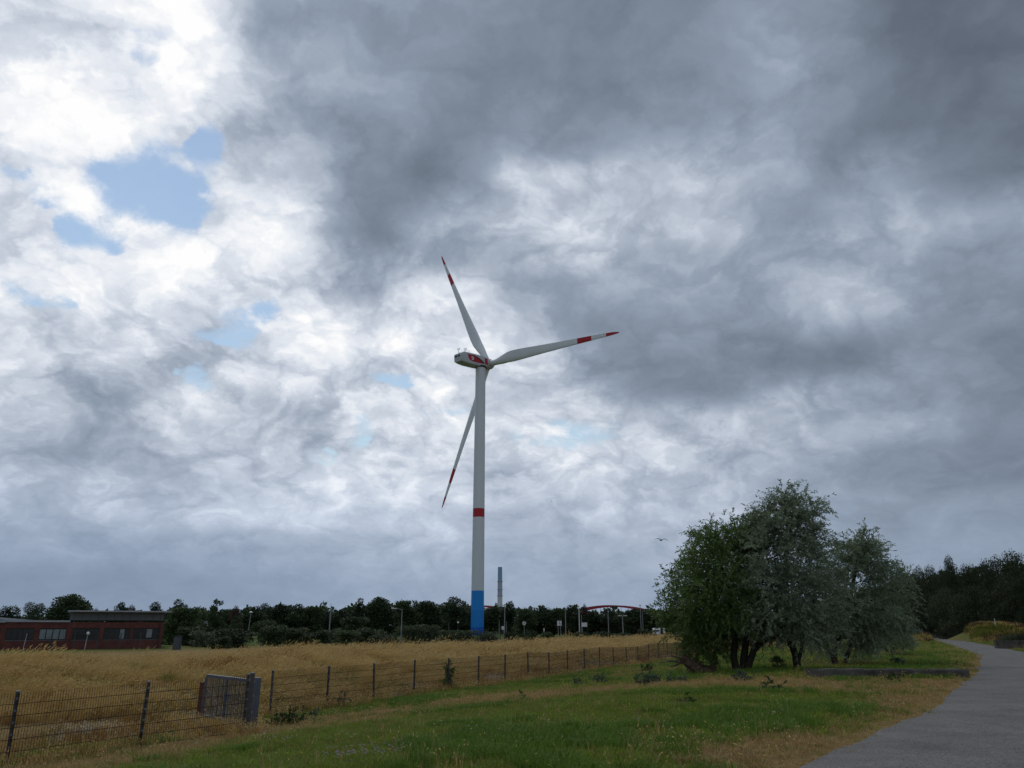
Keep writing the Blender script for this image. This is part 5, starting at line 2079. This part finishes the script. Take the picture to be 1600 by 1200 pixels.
BLUEP = M('dark_blue_car_paint', (.012, .030, .095), (.014, .034, .10), .5, .25, spec=.6)
VANP = M('white_van_paint', (.42, .44, .46), (.38, .40, .42), .5, .35, spec=.5)
RLENS = M('red_lens', (.35, .01, .01), rough=.2)
HLENS = M('headlight_glass', (.55, .56, .58), rough=.1)
vehicle('parked_car', 'dark blue car parked behind the dry grass beside the dark willow', 'car', 1064, 150, .05,
        [(-2.1, .3), (-2.15, .75), (-1.9, .95), (-1.2, 1.02), (-.6, 1.42), (.7, 1.46), (1.5, 1.08), (2.05, .98), (2.15, .6), (2.1, .3)],
        [[(-1.0, 1.0), (-.55, 1.33), (.05, 1.37), (.05, 1.0)], [(.12, 1.0), (.12, 1.37), (.68, 1.36), (1.25, 1.05)]], BLUEP, 1.78, (-1.35, 1.3), .32,
        [('headlight', (-2.1, -.62, .72), (.1, .3, .14), HLENS), ('headlight', (-2.1, .62, .72), (.1, .3, .14), HLENS), ('tail_light', (2.1, -.7, .8), (.1, .2, .2), RLENS), ('tail_light', (2.1, .7, .8), (.1, .2, .2), RLENS), ('bumper', (-2.16, 0, .42), (.1, 1.6, .18), DARK), ('roof_rack', (.05, 0, 1.50), (1.2, 1.1, .05), LIGHTM)])
vehicle('white_van', 'white delivery van standing before the long grey wall', 'van', 1026, 205, 1.35,
        [(-2.6, .35), (-2.65, 1.0), (-2.2, 1.25), (-1.5, 2.0), (-1.2, 2.25), (2.6, 2.3), (2.65, .35)],
        [[(-2.0, 1.3), (-1.45, 1.9), (-.8, 1.9), (-.8, 1.3)]], VANP, 1.95, (-1.7, 1.7), .36,
        [('windscreen', (-1.95, 0, 1.62), (.1, 1.5, .5), GLASS), ('headlight', (-2.62, -.7, .9), (.1, .3, .2), HLENS), ('headlight', (-2.62, .7, .9), (.1, .3, .2), HLENS), ('bumper', (-2.66, 0, .5), (.12, 1.8, .22), DARK), ('tail_light', (2.66, -.8, 1.1), (.06, .16, .5), RLENS), ('tail_light', (2.66, .8, 1.1), (.06, .16, .5), RLENS)])

# chimney stack far away
STACK = M('pale_stack_concrete', (.62, .62, .62), (.54, .54, .54), .05, .9)
STACKB = M('blue_grey_stack_paint', (.20, .33, .50), (.24, .38, .54), .06, .8)
STACKM = M('mid_grey_stack', (.42, .46, .52), (.34, .39, .46), .06, .9)
YC = 1000.0
c = at(781, 985, YC)
ch = thing('chimney', 'tall slender pale chimney with blue top behind the trees', 'chimney', (c.x, YC, -1.2))
zc = lambda py: at(781, py, YC).z + 1.2
zs = [0, zc(932), zc(910), zc(907.5), zc(886)]
rad = lambda z: 3.3 - .7 * z / zs[-1]
for nm, z0, z1, m in (('shaft', 0, zs[1], STACK), ('middle_band', zs[1], zs[2], STACKM), ('blue_top', zs[2], zs[4], STACKB)):
    b = MB()
    b.lathe((0, 0, 0), [(rad(z), z) for z in np.linspace(z0, z1, 5)], 24)
    b.build(nm, m, ch, 40)
for py in (908.5, 931, 921):
    b = MB()
    b.lathe((0, 0, zc(py)), [(rad(zc(py)) + .05, -.5), (rad(zc(py)) + .75, -.3), (rad(zc(py)) + .75, .5), (rad(zc(py)) + .05, .6)], 24)
    b.build('platform', STACKM, ch, 40)
b = MB()
for k in range(3):
    b.tube([(rad(0) * math.cos(k * 2.1 - 1.2) * 1.02, rad(0) * math.sin(k * 2.1 - 1.2) * 1.02, 0), (rad(zs[4]) * math.cos(k * 2.1 - 1.2) * 1.04, rad(zs[4]) * math.sin(k * 2.1 - 1.2) * 1.04, zs[4])], .18, 5)
b.build('ladder_rail', STACK, ch)

# red arch bridge
BRED = M('bridge_red', (.33, .018, .035), (.29, .015, .030), .05, .5)
BDECK = M('bridge_deck_grey', (.25, .25, .26), (.2, .2, .21), .1, .8)
br = None


def arch(label, pl, pa, pr, Y, dY):
    """tied arch: two ribs, deck, hangers and wind bracing; pl, pa, pr are left foot, crown, right foot of the near rib"""
    A = at(pl[0], pl[1], Y)
    B = at(pr[0], pr[1], Y + dY)
    ap = at(pa[0], pa[1], Y + dY * .5).z
    zd = min(A.z, B.z)
    ax = (B - A)
    ax.z = 0
    ln = ax.length
    ux = ax / ln
    sd = Vector((-ux.y, ux.x, 0))
    t = thing('arch_bridge', label, 'bridge', (A.x, A.y, -1.1))
    O2 = Vector((A.x, A.y, -1.1))
    W = 14
    rise = ap - zd

    def P(q, side):
        return A + ux * (ln * q) + sd * (side * W) + Vector((0, 0, zd - A.z + rise * 4 * q * (1 - q))) - O2
    for s in (0, 1):
        b = MB()
        qs = np.linspace(0, 1, 33)
        for k in range(32):
            b.bar(P(qs[k], s), P(qs[k + 1], s), 1.3, 1.7)
        b.build('arch_rib', BRED, t)
        hb = MB()
        for q in np.linspace(.08, .92, 13):
            p = P(q, s)
            hb.tube([p, Vector((p.x, p.y, zd - O2.z))], .10, 5)
        tag(hb.build('hangers', BRED, t), kind='stuff')
    for q in np.linspace(.25, .75, 5):
        b = MB()
        b.bar(P(q, 0), P(q, 1), .7, .7)
        b.build('wind_brace', BRED, t)
    b = MB()
    d0, d1 = A - ux * 25 + sd * W / 2 - O2, A + ux * (ln + 25) + sd * W / 2 - O2
    d0.z = d1.z = zd - O2.z
    b.bar(d0, d1, W + 5, 1.6)
    b.build('deck', BDECK, t)
    for q in (0, 1):
        b = MB()
        c_ = A + ux * (ln * q) + sd * W / 2 - O2
        b.box((c_.x, c_.y, (zd - O2.z) / 2), (5, W, zd - O2.z - 1))
        b.build('pier', BDECK, t)
    return t


arch('red steel arch bridge above the trees right of the turbine', (876, 962), (957, 946.8), (1030, 962), 900, -70)
arch('red steel arch bridge span partly hidden behind the turbine foot', (706, 957), (748, 946.8), (788, 957), 960, -40)

# grey railing at the far path end
r0p, r1p = at(1398, 985, 118), at(1441, 985, 114)
rl = thing('railing', 'grey barred railing where the path meets the wood', 'railing', (r0p.x, 118, gz(r0p.x, 118)))
v1 = Vector((r1p.x - r0p.x, -4, gz(r1p.x, 114) - gz(r0p.x, 118)))
RAILM = M('grey_railing', (.10, .105, .12), (.14, .145, .16), 2, .6)
n = 4
for k in range(n + 1):
    b = MB()
    q = v1 * (k / n)
    b.box((q.x, q.y, q.z + .6), (.1, .1, 1.5))
    b.build('post', RAILM, rl)
for z in (.25, 1.15):
    b = MB()
    b.bar(Vector((0, 0, z)), v1 + Vector((0, 0, z)), .05, .08)
    b.build('rail', RAILM, rl)
b = MB()
m_ = 34
for k in range(m_):
    q = v1 * ((k + .5) / m_)
    b.box((q.x, q.y, q.z + .7), (.05, .03, .86))
tag(b.build('bars', RAILM, rl), kind='stuff')

# birds
FEATH = M('gull_feather', (.03, .03, .033), (.06, .06, .063), 6, .8)


def bird(label, px, py, Y, span, roll, yaw):
    p = at(px, py, Y)
    b = MB()
    L_ = span * .42
    rg = []
    for s, r_ in ((-.5, .01), (-.42, .05), (-.25, .09), (0, .11), (.25, .08), (.42, .04), (.58, .05), (.66, .01)):
        rg.append([Vector((r_ * L_ * 1.3 * math.cos(a), s * L_, r_ * L_ * 1.3 * math.sin(a))) for a in np.linspace(0, 2 * math.pi, 10, endpoint=False)])
    b.loft(rg)
    for s in (-1, 1):
        st = [(.03, .0, .17, .035), (.16, .08, .18, .032), (.28, .09, .15, .028), (.40, .04, .10, .02), (.5, -.03, .03, .008)]
        rings = []
        for x, z, c, th in st:
            x, z, c, th = x * span, z * span, c * span, th * span
            sw_ = .16 * abs(x)
            rings.append([Vector((s * x, c * .5 - sw_, z)), Vector((s * x, 0 - sw_, z + th)), Vector((s * x, -c * .5 - sw_, z)), Vector((s * x, 0 - sw_, z - th * .3))])
        b.loft(rings)
    o = b.build('bird', FEATH, None, 60, p)
    o.rotation_euler = (0, roll, yaw)
    return tag(o, label, 'bird', None)


bird('grey gull gliding with raised wings left of the dark willow', 1033, 844, 80, 1.45, .06, .1)
bird('tiny dark bird high in the sky between turbine and gull', 861, 783, 160, .55, -.2, .9)
